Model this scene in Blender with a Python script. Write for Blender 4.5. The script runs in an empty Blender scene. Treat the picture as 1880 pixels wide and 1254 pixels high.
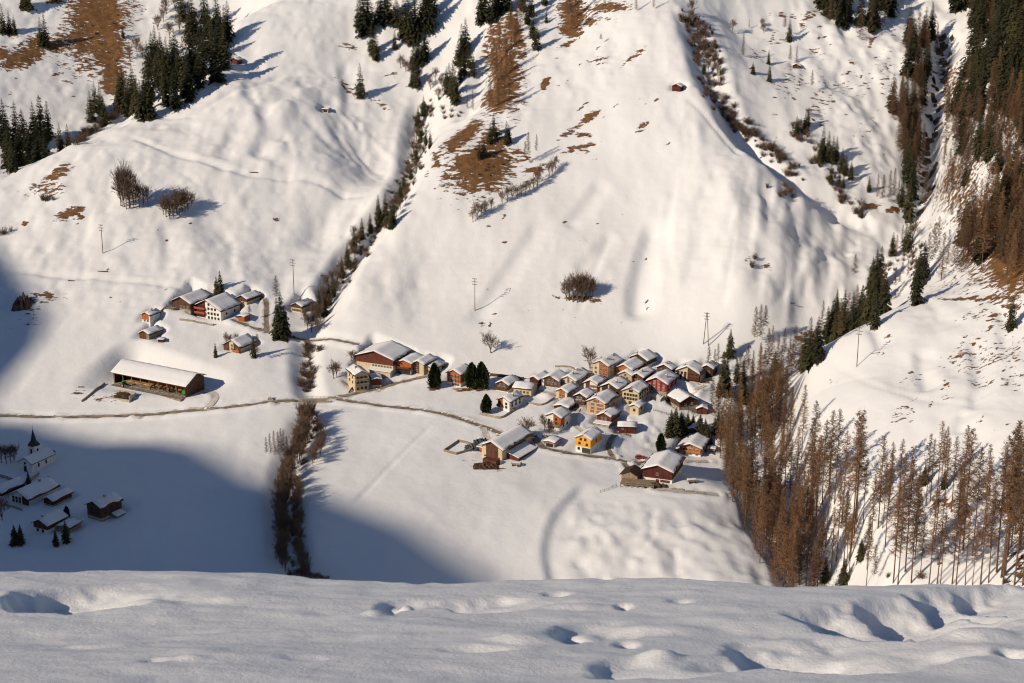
import bpy, math, random
import numpy as np
from mathutils import Matrix, Vector
R = math.radians
SC = bpy.context.scene
COL = SC.collection
rng = np.random.default_rng(7)
random.seed(7)

# ------------------------------------------------------------------ camera, sky, sun, exposure
PITCH = R(17.0); F = 2981.0
cam_d = bpy.data.cameras.new('camera'); cam = bpy.data.objects.new('camera', cam_d); COL.objects.link(cam)
cam.location = (0, 0, 0); cam.rotation_euler = (R(90) - PITCH, 0, 0)
cam_d.sensor_width = 36.0; cam_d.lens = 36.0 * F / 1880.0
cam_d.clip_start = 0.5; cam_d.clip_end = 9000
cam_d.dof.use_dof = True; cam_d.dof.focus_distance = 640; cam_d.dof.aperture_fstop = 9.0
SC.camera = cam
SUN_EL = R(28.0); SUN_AZ = R(34.0)          # light travels towards (cos AZ, sin AZ), down by EL
LH = np.array([math.cos(SUN_AZ), math.sin(SUN_AZ)])
ldir = Vector((LH[0]*math.cos(SUN_EL), LH[1]*math.cos(SUN_EL), -math.sin(SUN_EL)))
sl = bpy.data.lights.new('sun', 'SUN'); sun = bpy.data.objects.new('sun', sl); COL.objects.link(sun)
sl.energy = 4.25; sl.angle = R(0.42); sl.color = (1.0, 0.85, 0.66)
sun.rotation_euler = ldir.to_track_quat('-Z', 'Y').to_euler()
W = bpy.data.worlds.new('World'); SC.world = W; W.use_nodes = True
nt = W.node_tree; nt.nodes.clear()
sky = nt.nodes.new('ShaderNodeTexSky'); sky.sky_type = 'NISHITA'; sky.sun_disc = False
sky.sun_elevation = SUN_EL
sky.sun_rotation = math.atan2(-LH[0], -LH[1])   # compass angle of the direction to the sun, from +Y towards +X
sky.altitude = 1500; sky.air_density = 1.0; sky.dust_density = 0.4; sky.ozone_density = 2.5
bg = nt.nodes.new('ShaderNodeBackground'); bg.inputs['Strength'].default_value = 0.074
wo = nt.nodes.new('ShaderNodeOutputWorld')
nt.links.new(sky.outputs[0], bg.inputs[0]); nt.links.new(bg.outputs[0], wo.inputs[0])
SC.view_settings.view_transform = 'Standard'; SC.view_settings.look = 'None'
SC.view_settings.exposure = 0.0; SC.view_settings.gamma = 1.0
try:
    SC.cycles.filter_width = 1.15; SC.cycles.max_bounces = 5; SC.cycles.diffuse_bounces = 2
except Exception: pass

# ------------------------------------------------------------------ materials
def nmat(name):
    m = bpy.data.materials.new(name); m.use_nodes = True
    n = m.node_tree.nodes; b = n['Principled BSDF']
    b.inputs['Specular IOR Level'].default_value = 0.25
    return m, m.node_tree, b
def nd(t, typ, **kw):
    n = t.nodes.new(typ)
    for k, v in kw.items():
        if k in n.inputs: n.inputs[k].default_value = v
        else: setattr(n, k, v)
    return n
def ramp(t, src, p):
    r = t.nodes.new('ShaderNodeValToRGB'); t.links.new(src, r.inputs[0])
    while len(r.color_ramp.elements) < len(p): r.color_ramp.elements.new(0.5)
    for e, (pos, c) in zip(r.color_ramp.elements, p):
        e.position = pos; e.color = (c, c, c, 1) if not isinstance(c, tuple) else (*c, 1)
    return r.outputs[0]
def mixc(t, fac, a, b):
    m = t.nodes.new('ShaderNodeMix'); m.data_type = 'RGBA'
    for s, v in ((m.inputs[0], fac), (m.inputs[6], a), (m.inputs[7], b)):
        if hasattr(v, 'is_output'): t.links.new(v, s)
        elif isinstance(v, (int, float)): s.default_value = v
        else: s.default_value = (*v, 1)
    return m.outputs[2]
def math_(t, op, a, b=0.0, clamp=False):
    m = t.nodes.new('ShaderNodeMath'); m.operation = op; m.use_clamp = clamp
    for s, v in ((m.inputs[0], a), (m.inputs[1], b)):
        if hasattr(v, 'is_output'): t.links.new(v, s)
        else: s.default_value = v
    return m.outputs[0]
def noise(t, scale, detail=4, rough=0.55, vec=None, stretch=None, coord='Object'):
    tc = t.nodes.new('ShaderNodeTexCoord'); mp = t.nodes.new('ShaderNodeMapping')
    t.links.new(tc.outputs[coord], mp.inputs[0])
    if stretch: mp.inputs['Scale'].default_value = stretch
    n = nd(t, 'ShaderNodeTexNoise', Scale=scale, Detail=detail, Roughness=rough)
    t.links.new(mp.outputs[0], n.inputs['Vector'])
    return n.outputs['Fac']
def plain(name, c, rough=0.75, var=0.18, scale=1.5, stretch=None, bump=0.0):
    m, t, b = nmat(name); b.inputs['Roughness'].default_value = rough
    f = noise(t, scale, 4, 0.6, stretch=stretch)
    lo = tuple(x*(1-var*1.6) for x in c); hi = tuple(min(1, x*(1+var)) for x in c)
    t.links.new(ramp(t, f, [(0.3, lo), (0.7, hi)]), b.inputs['Base Color'])
    if bump:
        bp = nd(t, 'ShaderNodeBump', Strength=bump, Distance=0.1); t.links.new(f, bp.inputs['Height']); t.links.new(bp.outputs[0], b.inputs['Normal'])
    return m
def plaster(name, c, var=0.14):
    m, t, b = nmat(name); b.inputs['Roughness'].default_value = 0.85
    f = math_(t, 'ADD', math_(t, 'MULTIPLY', noise(t, 0.5, 5, 0.65), 0.5), math_(t, 'MULTIPLY', noise(t, 1.6, 3, 0.6, stretch=(1, 1, 0.12)), 0.5))
    t.links.new(ramp(t, f, [(0.34, tuple(x*(1-2.4*var) for x in c)), (0.48, c), (0.68, tuple(min(1, x*(1+var*.6)) for x in c))]), b.inputs['Base Color'])
    return m
def wood(name, c, var=0.45):
    m, t, b = nmat(name); b.inputs['Roughness'].default_value = 0.8
    f1 = noise(t, 3.2, 2, 0.6, stretch=(1, 1, 0.06))
    f2 = noise(t, 0.6, 3, 0.6)
    v = math_(t, 'ADD', math_(t, 'MULTIPLY', f1, 0.65), math_(t, 'MULTIPLY', f2, 0.35))
    lo = tuple(x*(1-var) for x in c); hi = tuple(min(1, x*(1+var)) for x in c)
    t.links.new(ramp(t, v, [(0.36, lo), (0.64, hi)]), b.inputs['Base Color'])
    return m
def foliage(name, c1, c2, rough=0.8):
    m, t, b = nmat(name); b.inputs['Roughness'].default_value = rough; b.inputs['Specular IOR Level'].default_value = 0.1
    oi = t.nodes.new('ShaderNodeObjectInfo')
    f = noise(t, 0.8, 3, 0.6)
    v = math_(t, 'ADD', math_(t, 'MULTIPLY', f, 0.6), math_(t, 'MULTIPLY', oi.outputs['Random'], 0.4))
    t.links.new(ramp(t, v, [(0.25, c1), (0.75, c2)]), b.inputs['Base Color'])
    return m
SNOW_C = (0.80, 0.80, 0.81)
def snow_mat(name, bumps, dirt=None):
    m, t, b = nmat(name); b.inputs['Roughness'].default_value = 0.65; b.inputs['Specular IOR Level'].default_value = 0.15
    f = noise(t, 0.08, 5, 0.6)
    t.links.new(ramp(t, f, [(0.3, tuple(x*0.955 for x in SNOW_C)), (0.7, SNOW_C)]), b.inputs['Base Color'])
    prev = None
    for sc, dist, st in bumps:
        bp = nd(t, 'ShaderNodeBump', Strength=st, Distance=dist); t.links.new(noise(t, sc, 5, 0.6), bp.inputs['Height'])
        if prev: t.links.new(prev, bp.inputs['Normal'])
        prev = bp.outputs[0]
    if prev: t.links.new(prev, b.inputs['Normal'])
    return m

M = {}
M['roof_snow'] = snow_mat('roof_snow', [(0.5, 0.25, 0.6), (3.0, 0.05, 0.4)])
M['near_snow'] = snow_mat('near_snow', [(1.2, 0.06, 0.4), (7, 0.016, 0.6), (40, 0.006, 0.8), (220, 0.002, 0.9)])
M['cream'] = plaster('cream_plaster', (0.58, 0.47, 0.31))
M['white'] = plaster('white_plaster', (0.74, 0.71, 0.66))
M['pink'] = plaster('pink_plaster', (0.50, 0.37, 0.24))
M['stone'] = plain('stone_wall', (0.34, 0.29, 0.23), var=0.35, scale=1.2)
M['concrete'] = plain('concrete', (0.42, 0.38, 0.33), var=0.2)
M['brown'] = wood('brown_timber', (0.095, 0.045, 0.027))
M['dark'] = wood('dark_timber', (0.055, 0.028, 0.018))
M['redbrown'] = wood('red_brown_timber', (0.115, 0.034, 0.022))
M['darkred'] = wood('dark_red_timber', (0.085, 0.022, 0.017), 0.4)
M['orange'] = wood('orange_timber', (0.36, 0.105, 0.032), 0.35)
M['honey'] = wood('honey_timber', (0.40, 0.16, 0.055), 0.3)
M['red'] = plain('red_paint', (0.27, 0.018, 0.02), var=0.15)
M['yellow'] = plain('yellow_orange_paint', (0.72, 0.34, 0.05), var=0.08)
M['grey_wood'] = wood('grey_weathered_timber', (0.26, 0.20, 0.14), 0.3)
M['pane'] = plain('dark_glass', (0.035, 0.035, 0.04), rough=0.2, var=0.2)
M['frame'] = plain('window_frame', (0.50, 0.45, 0.38), var=0.1)
M['shutter_red'] = plain('red_shutter', (0.36, 0.09, 0.05), var=0.15)
M['shutter_dark'] = plain('dark_shutter', (0.07, 0.05, 0.04), var=0.15)
M['green_door'] = plain('green_door', (0.035, 0.055, 0.035), var=0.1)
M['metal'] = plain('grey_metal', (0.35, 0.36, 0.38), rough=0.45, var=0.1)
M['asphalt'] = plain('wet_road', (0.27, 0.215, 0.165), var=0.4, scale=0.35)
M['trodden'] = plain('trodden_snow', (0.60, 0.55, 0.49), var=0.15, scale=0.3)
M['manure'] = plain('manure', (0.075, 0.042, 0.022), var=0.5, scale=0.8)
M['straw'] = plain('straw_bedding', (0.50, 0.28, 0.10), var=0.35, scale=0.7)
M['cowhide'] = plain('brown_cattle_hide', (0.06, 0.035, 0.022), var=0.4)
M['tractor_green'] = plain('green_paint', (0.035, 0.28, 0.04), rough=0.4, var=0.1)
M['car_red'] = plain('car_red_paint', (0.50, 0.012, 0.02), rough=0.3, var=0.05)
M['rubber'] = plain('black_rubber', (0.025, 0.025, 0.025), var=0.1)
M['pole_wood'] = wood('pole_wood', (0.13, 0.075, 0.045), 0.2)
M['spire'] = plain('dark_slate', (0.05, 0.05, 0.055), var=0.2)
M['bark_s'] = plain('spruce_bark', (0.09, 0.06, 0.045), var=0.3)
M['bark_l'] = plain('larch_bark', (0.15, 0.085, 0.055), var=0.3, scale=3)
M['bark_d'] = plain('bare_tree_bark', (0.17, 0.12, 0.09), var=0.3)
M['needle_s'] = foliage('spruce_needles', (0.020, 0.025, 0.016), (0.080, 0.072, 0.034))
M['needle_y'] = foliage('yew_needles', (0.018, 0.034, 0.016), (0.045, 0.060, 0.022))
M['twig_l'] = foliage('larch_twigs', (0.118, 0.072, 0.047), (0.275, 0.152, 0.080))
M['twig_d'] = foliage('bare_twigs', (0.13, 0.085, 0.06), (0.22, 0.145, 0.10))
M['twig_b'] = foliage('bush_twigs', (0.10, 0.065, 0.048), (0.17, 0.11, 0.08))
M['rock'] = plain('brown_rock', (0.12, 0.08, 0.055), var=0.4, scale=0.6)
M['tarp'] = plain('dark_tarpaulin', (0.05, 0.065, 0.085), var=0.2)
M['brown_grass'] = plain('brown_grass', (0.22, 0.10, 0.04), var=0.35)

# ------------------------------------------------------------------ mesh helper
class MB:
    def __init__(s): s.v = []; s.f = []; s.m = []
    def quad(s, a, b, c, d, m=0):
        k = len(s.v); s.v += [a, b, c, d]; s.f.append((k, k+1, k+2, k+3)); s.m.append(m)
    def tri(s, a, b, c, m=0):
        k = len(s.v); s.v += [a, b, c]; s.f.append((k, k+1, k+2)); s.m.append(m)
    def prism(s, poly, axis, a, b, m=0):
        """polygon (2D) extruded along axis from a to b; axis 'y': poly=(x,z); 'z': poly=(x,y); 'x': poly=(y,z)"""
        def P(p, t): return (p[0], t, p[1]) if axis == 'y' else (p[0], p[1], t) if axis == 'z' else (t, p[0], p[1])
        n = len(poly); k = len(s.v)
        s.v += [P(p, a) for p in poly] + [P(p, b) for p in poly]
        s.f.append(tuple(range(k, k+n))); s.m.append(m)
        s.f.append(tuple(range(k+2*n-1, k+n-1, -1))); s.m.append(m)
        for i in range(n):
            j = (i+1) % n; s.f.append((k+i, k+n+i, k+n+j, k+j)); s.m.append(m)
    def box(s, x0, x1, y0, y1, z0, z1, m=0):
        s.prism([(x0, z0), (x1, z0), (x1, z1), (x0, z1)], 'y', y0, y1, m)
    def tube(s, pts, rads, n=6, m=0, cap=True):
        k0 = None; rings = []
        for i, p in enumerate(pts):
            p = Vector(p); q = Vector(pts[min(i+1, len(pts)-1)]) - Vector(pts[max(i-1, 0)])
            q.normalize(); u = q.orthogonal().normalized(); w = q.cross(u)
            k = len(s.v)
            for j in range(n):
                a = 2*math.pi*j/n; s.v.append(tuple(p + (u*math.cos(a)+w*math.sin(a))*rads[i]))
            rings.append(k)
        for a, b in zip(rings, rings[1:]):
            for j in range(n):
                s.f.append((a+j, a+(j+1) % n, b+(j+1) % n, b+j)); s.m.append(m)
        if cap:
            s.f.append(tuple(range(rings[0]+n-1, rings[0]-1, -1))); s.m.append(m)
            s.f.append(tuple(range(rings[-1], rings[-1]+n))); s.m.append(m)
    def mesh(s, name, mats, smooth=False, bevel=0):
        me = bpy.data.meshes.new(name); me.from_pydata(s.v, [], s.f)
        for x in mats: me.materials.append(x)
        if len(mats) > 1: me.polygons.foreach_set('material_index', s.m)
        if smooth: me.polygons.foreach_set('use_smooth', [True]*len(s.f))
        me.update()
        import bmesh
        if not smooth and len(s.f) < 3000:
            bm = bmesh.new(); bm.from_mesh(me); bmesh.ops.recalc_face_normals(bm, faces=bm.faces)
            if bevel: bmesh.ops.bevel(bm, geom=list(bm.edges), offset=bevel, segments=2, affect='EDGES', profile=0.6)
            bm.to_mesh(me); bm.free()
        return me
    def build(s, name, mats, parent=None, smooth=False, bevel=0):
        if not isinstance(mats, (list, tuple)): mats = [mats]
        return link(name, s.mesh(name, mats, smooth, bevel), parent)
def link(name, me, parent=None):
    o = bpy.data.objects.new(name, me); COL.objects.link(o)
    if parent: o.parent = parent
    return o
def tag(o, label=None, cat=None, group=None, kind=None):
    for k, v in (('label', label), ('category', cat), ('group', group), ('kind', kind)):
        if v: o[k] = v
    return o
def empty(name, loc, rz=0, sc=None):
    o = bpy.data.objects.new(name, None); COL.objects.link(o); o.location = loc; o.rotation_euler = (0, 0, rz)
    o.empty_display_size = 0.5
    if sc: o.scale = sc if isinstance(sc, (tuple, list)) else (sc, sc, sc)
    return o
# ------------------------------------------------------------------ terrain (one height field, metres; the camera stands at the origin)
SP, CP = math.sin(PITCH), math.cos(PITCH)
def at_y(px, py, y):
    cx = (px-940)/F; cy = (627-py)/F
    t = y/(CP+cy*SP)
    return (cx*t, y, t*(-SP+cy*CP))
def at_yz(px, y, z):
    return ((px-940)/F*(y*CP-z*SP), y, z)
def project(P):
    x, y, z = P; d = y*CP-z*SP; u = y*SP+z*CP
    return 940+F*x/d, 627-F*u/d, d
A = [  # (px, py, y): ground seen at that place of the photograph and how far out it lies
 (-300,1055,512),(0,1055,515),(300,1055,515),(520,1060,512),(750,1055,515),(940,1060,520),(1200,1065,520),(1390,1068,521),
 (-300,900,575),(0,900,577),(200,900,575),(500,900,574),(800,900,575),(1000,950,553),(1200,970,548),
 (-300,765,640),(0,765,643),(250,765,643),(560,745,650),(800,750,648),(1000,830,608),(1150,880,588),(1290,880,588),(1330,905,580),(1370,980,554),(1400,1030,538),
 (1100,740,650),(1250,720,660),(1000,700,670),(1200,655,692),(1300,690,676),(850,690,678),(700,690,678),
 (290,700,668),(450,640,692),(120,640,692),
 (940,650,694),(940,560,722),(940,430,763),(940,300,806),(1200,560,720),(1200,430,760),(1200,300,800),(1230,150,850),(1240,40,892),(1240,-100,950),
 (800,600,709),(750,560,722),(800,430,764),(1080,500,740),(1100,350,788),
 (900,150,876),(900,0,945),(1050,100,888),(1050,-20,945),(650,520,733),(740,400,773),(800,270,818),(620,580,716),
 (500,600,713),(540,540,736),(370,600,710),(400,520,738),(300,400,780),(300,300,820),(300,230,855),(189,465,757),(0,500,745),(0,400,784),(0,330,818),(150,262,845),(330,140,903),(440,40,950),
 (500,300,825),(600,300,830),(600,200,876),(450,120,912),(520,0,966),(600,0,970),(600,-150,1060),(650,100,930),
 (770,170,902),(705,330,838),(650,450,778),(600,500,755),(580,590,722),
 (150,200,965),(150,100,1010),(150,0,1060),(0,0,1045),(0,150,965),(330,0,1065),(60,250,935),(250,100,1015),
 (1310,180,836),(1390,300,792),(1400,420,748),(1385,560,708),(1500,450,760),(1550,500,742),(1470,560,716),(1480,350,790),
 (1700,400,785),(1720,300,826),(1710,200,872),(1730,80,928),(1740,-20,975),
 (1450,150,876),(1550,200,862),(1600,300,830),(1500,50,928),(1350,50,920),(1400,200,850),(1365,250,830),(1600,0,960),(1650,100,908),(1600,380,800),
 (1880,0,800),(1880,150,755),(1880,300,712),(1800,200,780),(1800,350,735),(1880,450,668),(1790,480,682),
 (1800,560,640),(1880,600,612),(1630,570,664),(1500,645,650),(1572,673,622),(1700,800,560),(1700,1000,505),(1880,1050,478),(1880,800,538),(1500,760,602),(1490,900,560),(1560,1060,500),(1880,700,573),(1700,680,605),
 (-300,500,740),(-300,300,835),(-300,0,1045),(2200,1050,450),(2200,700,540),(2200,300,640),(2200,0,715),
 (200,-200,1170),(900,-200,1050),(1300,-200,1010),(1700,-200,1065),(-200,-200,1160),(2100,-200,800)]
B = [  # (px, y, z): ground hidden from the camera: gully and ravine floors
 (0,880,-172),(150,898,-166),(300,950,-147),(400,1000,-121),(470,1055,-97),
 (1640,752,-192),(1590,722,-205),(1500,692,-219),(1425,678,-225),(1378,642,-234),(1372,602,-243),(1405,562,-249),(1470,522,-254),(1520,485,-258),
 (0,420,-262),(500,420,-262),(1000,420,-264),(1400,420,-266),(1880,420,-250),(-300,420,-262),(2100,400,-240)]
CPT = np.array([at_y(*a) for a in A] + [at_yz(*b) for b in B])
def tps_fit(P, lam):
    n = len(P); S = 100.0
    X = P[:, :2]/S
    d2 = ((X[:, None]-X[None])**2).sum(-1)
    K = 0.5*d2*np.log(d2+1e-12)+lam*np.eye(n)
    Q = np.c_[np.ones(n), X]
    Mx = np.block([[K, Q], [Q.T, np.zeros((3, 3))]])
    w = np.linalg.solve(Mx, np.r_[P[:, 2], np.zeros(3)])
    def f(x, y):
        x = x/S; y = y/S
        z = w[n]+w[n+1]*x+w[n+2]*y
        for i in range(n):
            q = (x-X[i, 0])**2+(y-X[i, 1])**2
            z += w[i]*0.5*q*np.log(q+1e-12)
        return z
    return f
GS = 1.25; X0, X1, Y0, Y1 = -480.0, 520.0, 400.0, 1240.0
gx = np.arange(X0, X1+GS/2, GS); gy = np.arange(Y0, Y1+GS/2, GS)
GX, GY = np.meshgrid(gx, gy)
Z = tps_fit(CPT, 0.004)(GX, GY)
def height(x, y):
    fx = np.clip((np.asarray(x)-X0)/GS, 0, len(gx)-1.001); fy = np.clip((np.asarray(y)-Y0)/GS, 0, len(gy)-1.001)
    i = fx.astype(int); j = fy.astype(int); a = fx-i; b = fy-j
    return (Z[j, i]*(1-a)+Z[j, i+1]*a)*(1-b)+(Z[j+1, i]*(1-a)+Z[j+1, i+1]*a)*b
TT = np.arange(440, 1330, 0.8)
def ground(px, py):
    """point of the ground seen at a place of the photograph"""
    cx = (px-940)/F; cy = (627-py)/F
    d = np.array([cx, CP+cy*SP, -SP+cy*CP])
    y = TT*d[1]; g = height(TT*d[0], y)-TT*d[2]
    k = np.nonzero(g > 0)[0]
    k = k[0] if len(k) else len(TT)-1
    if k == 0: t = TT[0]
    else:
        a, b = g[k-1], g[k]; t = TT[k-1]+(TT[k]-TT[k-1])*(-a/(b-a+1e-9))
    x, y = t*d[0], t*d[1]
    return np.array([x, y, float(height(x, y))])
def scale_at(P): return F/(P[1]*CP-P[2]*SP)     # photo pixels per metre
def line(pts, hidden=False):
    return np.array([(at_yz(*p) if hidden else ground(*p)) for p in pts])[:, :2]
def resample(L, step=3.0):
    L = np.asarray(L, float); seg = np.hypot(*np.diff(L, axis=0).T); s = np.r_[0, np.cumsum(seg)]
    n = max(2, int(s[-1]/step)+1); u = np.linspace(0, s[-1], n)
    Q = np.c_[np.interp(u, s, L[:, 0]), np.interp(u, s, L[:, 1])]
    for _ in range(3): Q[1:-1] = 0.25*Q[:-2]+0.5*Q[1:-1]+0.25*Q[2:]
    return Q
def dist_line(L, reach):
    """unsigned distance, side (+ = right of travel) and fraction along, on the sub-grid within reach"""
    i0 = max(0, int((L[:, 0].min()-reach-X0)/GS)); i1 = min(len(gx), int((L[:, 0].max()+reach-X0)/GS)+2)
    j0 = max(0, int((L[:, 1].min()-reach-Y0)/GS)); j1 = min(len(gy), int((L[:, 1].max()+reach-Y0)/GS)+2)
    sl_ = (slice(j0, j1), slice(i0, i1)); x = GX[sl_]; y = GY[sl_]
    D = np.full(x.shape, 1e9); S = np.ones(x.shape); U = np.zeros(x.shape); n = len(L)-1
    for k in range(n):
        ax, ay = L[k]; bx, by = L[k+1]; dx, dy = bx-ax, by-ay; q = dx*dx+dy*dy+1e-9
        t = np.clip(((x-ax)*dx+(y-ay)*dy)/q, 0, 1); ex = x-ax-t*dx; ey = y-ay-t*dy
        d = np.hypot(ex, ey); m = d < D
        D[m] = d[m]; S[m] = np.sign(ex*dy-ey*dx)[m]; U[m] = ((k+t)/n)[m]
    return sl_, D, S, U
def carve(L, depth, wl, wr, pw=1.3, fade=True):
    L = resample(L, 4); sl_, D, S, U = dist_line(L, max(wl, wr)*1.05)
    w = np.where(S > 0, wr, wl); f = np.clip(1-D/w, 0, 1); f = f*f*(3-2*f)
    e = np.clip(np.minimum(U, 1-U)*8, 0, 1) if fade else 1.0
    Z[sl_] -= depth*(f**pw)*e
def lattice_noise(x, y, sx, sy, seed, ang=0.0):
    r = np.random.default_rng(seed); T = r.standard_normal((256, 256)); c, s = math.cos(ang), math.sin(ang)
    u = (c*x+s*y)/sx; v = (-s*x+c*y)/sy
    i = np.floor(u).astype(int); j = np.floor(v).astype(int); a = u-i; b = v-j
    a = a*a*a*(a*(6*a-15)+10); b = b*b*b*(b*(6*b-15)+10)
    i0, i1, j0, j1 = i % 256, (i+1) % 256, j % 256, (j+1) % 256
    return (T[j0, i0]*(1-a)+T[j0, i1]*a)*(1-b)+(T[j1, i0]*(1-a)+T[j1, i1]*a)*b
# gullies and ravines
carve(line([(782,150),(772,200),(757,270),(735,335),(690,405),(640,470),(600,540),(575,600)]), 10, 15, 11, 1.0)
carve(line([(575,600),(560,650),(562,700),(575,745)]), 3.6, 8.5, 9, 1.0)
carve(line([(575,745),(555,800),(530,860),(520,930),(525,1000),(540,1058)]), 3.2, 10, 10, 1.0)
carve(line([(1262,20),(1290,80),(1315,160),(1350,235),(1410,290),(1480,335),(1550,380),(1610,425)]), 9, 13, 15, 1.0)
carve(line([(1735,40),(1725,130),(1715,220),(1712,300),(1700,370),(1690,410)]), 12, 20, 20)
carve(line([(905,60),(880,150),(850,220)]), 5, 14, 12)
# the ravine beside the village terrace: a sharp edge, steep banks
carve(line([(1455,676,-225),(1425,645,-234),(1428,602,-243),(1470,562,-249),(1545,522,-254),(1600,480,-258)], True), 13, 12.5, 22, 0.55)
# hollows and folds of the snow slopes
for pts, d, w in (([(1205,400),(1190,450),(1172,520),(1165,590)], 3.2, 12), ([(1130,430),(1060,500)], 1.2, 9), ([(1000,400),(930,500),(860,600)], 1.4, 9),
                  ([(1405,330),(1412,390),(1402,450),(1395,520)], 2.6, 8), ([(1110,330),(1040,420)], 1.5, 9), ([(1300,330),(1290,430),(1270,520)], 1.6, 13),
                  ([(1500,400),(1460,480),(1440,560)], 1.5, 8), ([(1560,440),(1500,520)], 1.2, 7),
                  ([(590,160),(620,230),(660,300)], 2.0, 14), ([(480,190),(495,240),(470,290)], 2.6, 11), ([(430,240),(400,290)], 1.6, 10),
                  ([(640,330),(600,400),(560,460)], 1.8, 13), ([(300,400),(310,450),(300,500)], 1.5, 8), ([(630,110),(640,160),(640,215)], 2.2, 10),
                  ([(1790,620),(1800,700),(1790,760)], 2.2, 8), ([(1690,640),(1705,720)], 2.0, 8), ([(1840,560),(1850,640)], 1.6, 8),
                  ([(1600,600),(1620,640)], 1.4, 6), ([(1770,760),(1760,800)], 1.6, 7)):
    carve(line(pts), d, w, w*0.6, 1.0)
# the old bank edge in the field: the ground steps down to its right and comes back slowly
L_ = resample(line([(1000,1058),(990,1020),(992,985),(1006,945),(1034,912),(1066,882)]), 3); sl_, D_, S_, U_ = dist_line(L_, 60)
sd = D_*S_; st_ = np.clip((sd+.5)/4.2, 0, 1); st_ = st_*st_*(3-2*st_); Z[sl_] -= np.where(S_ > 0, 1.9*st_*np.clip(1-(sd-4)/50, 0, 1), 1.9*st_)*np.clip(np.minimum(U_+.15, (1-U_))*6, 0, 1)
carve(line([(1205,930),(1192,950),(1205,975),(1196,990),(1178,1004)]), 0.8, 2, 3.5)
carve(line([(1236,1000),(1240,1025),(1250,1060)]), 1.0, 2.2, 4.5)
# paths and tracks pressed into the snow
for pts, d, w in (([(222,248),(300,275),(390,300),(460,318),(560,322),(700,352)], 1.25, 2.8), ([(0,495),(120,508),(250,516),(330,524),(395,530)], 1.0, 2.6),
                  ([(262,216),(350,208),(440,165),(520,130),(600,135)], 1.1, 2.8), ([(1455,700),(1600,710),(1700,735),(1880,760)], 0.4, 2.0),
                  ([(805,770),(720,850),(645,930)], 0.5, 1.2), ([(812,772),(735,850)], 0.25, 0.8),
                  ([(1255,175),(1310,230),(1370,290)], 1.0, 2.2), ([(1510,575),(1620,572),(1740,592)], 0.4, 2.5),
                  ([(1345,215),(1360,160),(1350,120)], 0.3, 1.2)):
    carve(line(pts), d, w*0.7, w*1.2, 0.8)
for pts, d, w in (([(300,300),(360,330),(385,380)], .3, 1.6), ([(330,308),(372,345),(395,352)], .25, 1.3), ([(980,40),(960,90)], .3, 1.6), ([(1480,480),(1440,540),(1400,590)], .5, 2), ([(1520,470),(1480,520),(1465,560)], .5, 2),
                  ([(1120,430),(1085,520),(1060,580)], .5, 3), ([(1240,330),(1225,420),(1230,500)], .6, 4), ([(1350,400),(1340,480),(1330,560)], .7, 4), ([(700,560),(760,545),(840,540)], .3, 2), ([(1470,760),(1560,700),(1640,690)], .3, 1.6),
                  ([(560,200),(590,250),(640,290)], .9, 5), ([(520,240),(540,290),(520,330)], .8, 5), ([(455,150),(470,200)], .9, 5), ([(400,400),(430,450),(420,500)], .6, 5), ([(210,330),(190,400)], .5, 5), ([(660,380),(630,440)], .8, 5)):
    carve(line(pts), d, w*.6, w, 0.7)
# relief of wind and snow creep
sn = np.clip((GY-690)/40, 0.25, 1)
hill = np.clip((GX-115)/60, 0, 1)*(GY < 700)
sn = np.maximum(sn, hill*0.9)
upr = np.clip((GX-14)/10, 0, 1)*np.clip((575-GY)/20, 0, 1)*np.clip((125-GX)/15, 0, 1)
spur = np.clip((GX+55)/25, 0, 1)*np.clip((95-GX)/25, 0, 1)*np.clip((GY-690)/20, 0, 1)*np.clip((860-GY)/30, 0, 1)   # the open centre slope lies smooth
calm = 1-0.55*spur
Z += sn*calm*(0.95*lattice_noise(GX, GY, 34, 46, 1)+0.38*lattice_noise(GX, GY, 13, 22, 2, 0.3)+0.26*lattice_noise(GX, GY, 5.5, 8, 3)+0.13*lattice_noise(GX, GY, 2.6, 3.2, 4))
def ridged(sx, sy, seed, ang=0.0): return 0.6-np.abs(lattice_noise(GX, GY, sx, sy, seed, ang))
Z += sn*calm*(0.55*ridged(24, 38, 51, 0.15)+0.30*ridged(10, 17, 52, -0.1)+0.14*ridged(4.5, 7, 53))
rough = np.clip(lattice_noise(GX, GY, 30, 30, 54)*0.6+0.45, 0, 1)*np.clip((GY-700)/20, 0, 1)
Z += rough*0.085*np.sin(Z*2*math.pi/2.3+1.6*lattice_noise(GX, GY, 14, 10, 55))
left = np.clip((-60-GX)/60, 0, 1)*np.clip((GY-800)/40, 0, 1)*np.clip((930-GY)/30, 0, 1)
Z += left*(0.6*lattice_noise(GX, GY, 15, 24, 5, -0.5)+0.4*lattice_noise(GX, GY, 7, 11, 6, -0.5))
sp = np.clip((GX-95)/20, 0, 1)*np.clip((GY-700)/20, 0, 1)*np.clip((800-GY)/20, 0, 1)*np.clip((190-GX)/15, 0, 1)
Z += sp*(0.9*ridged(6, 30, 57, -0.22)+0.7*lattice_noise(GX, GY, 7, 40, 7, -0.25)+0.5*lattice_noise(GX, GY, 3.5, 18, 8, -0.2))
Z += upr*(0.42*ridged(11, 15, 56, 0.5)+0.30*ridged(5, 8, 58, 0.2)+0.25*lattice_noise(GX, GY, 8, 8, 9, 0.6)+0.3*lattice_noise(GX, GY, 4, 5, 10)+0.12*lattice_noise(GX, GY, 2.5, 2.5, 11))
forest = np.clip((GX-150)/30, 0, 1)*np.clip((GY-700)/25, 0, 1)
Z += forest*(0.7*lattice_noise(GX, GY, 7, 9, 12)+0.4*lattice_noise(GX, GY, 3.5, 4, 13))
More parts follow.
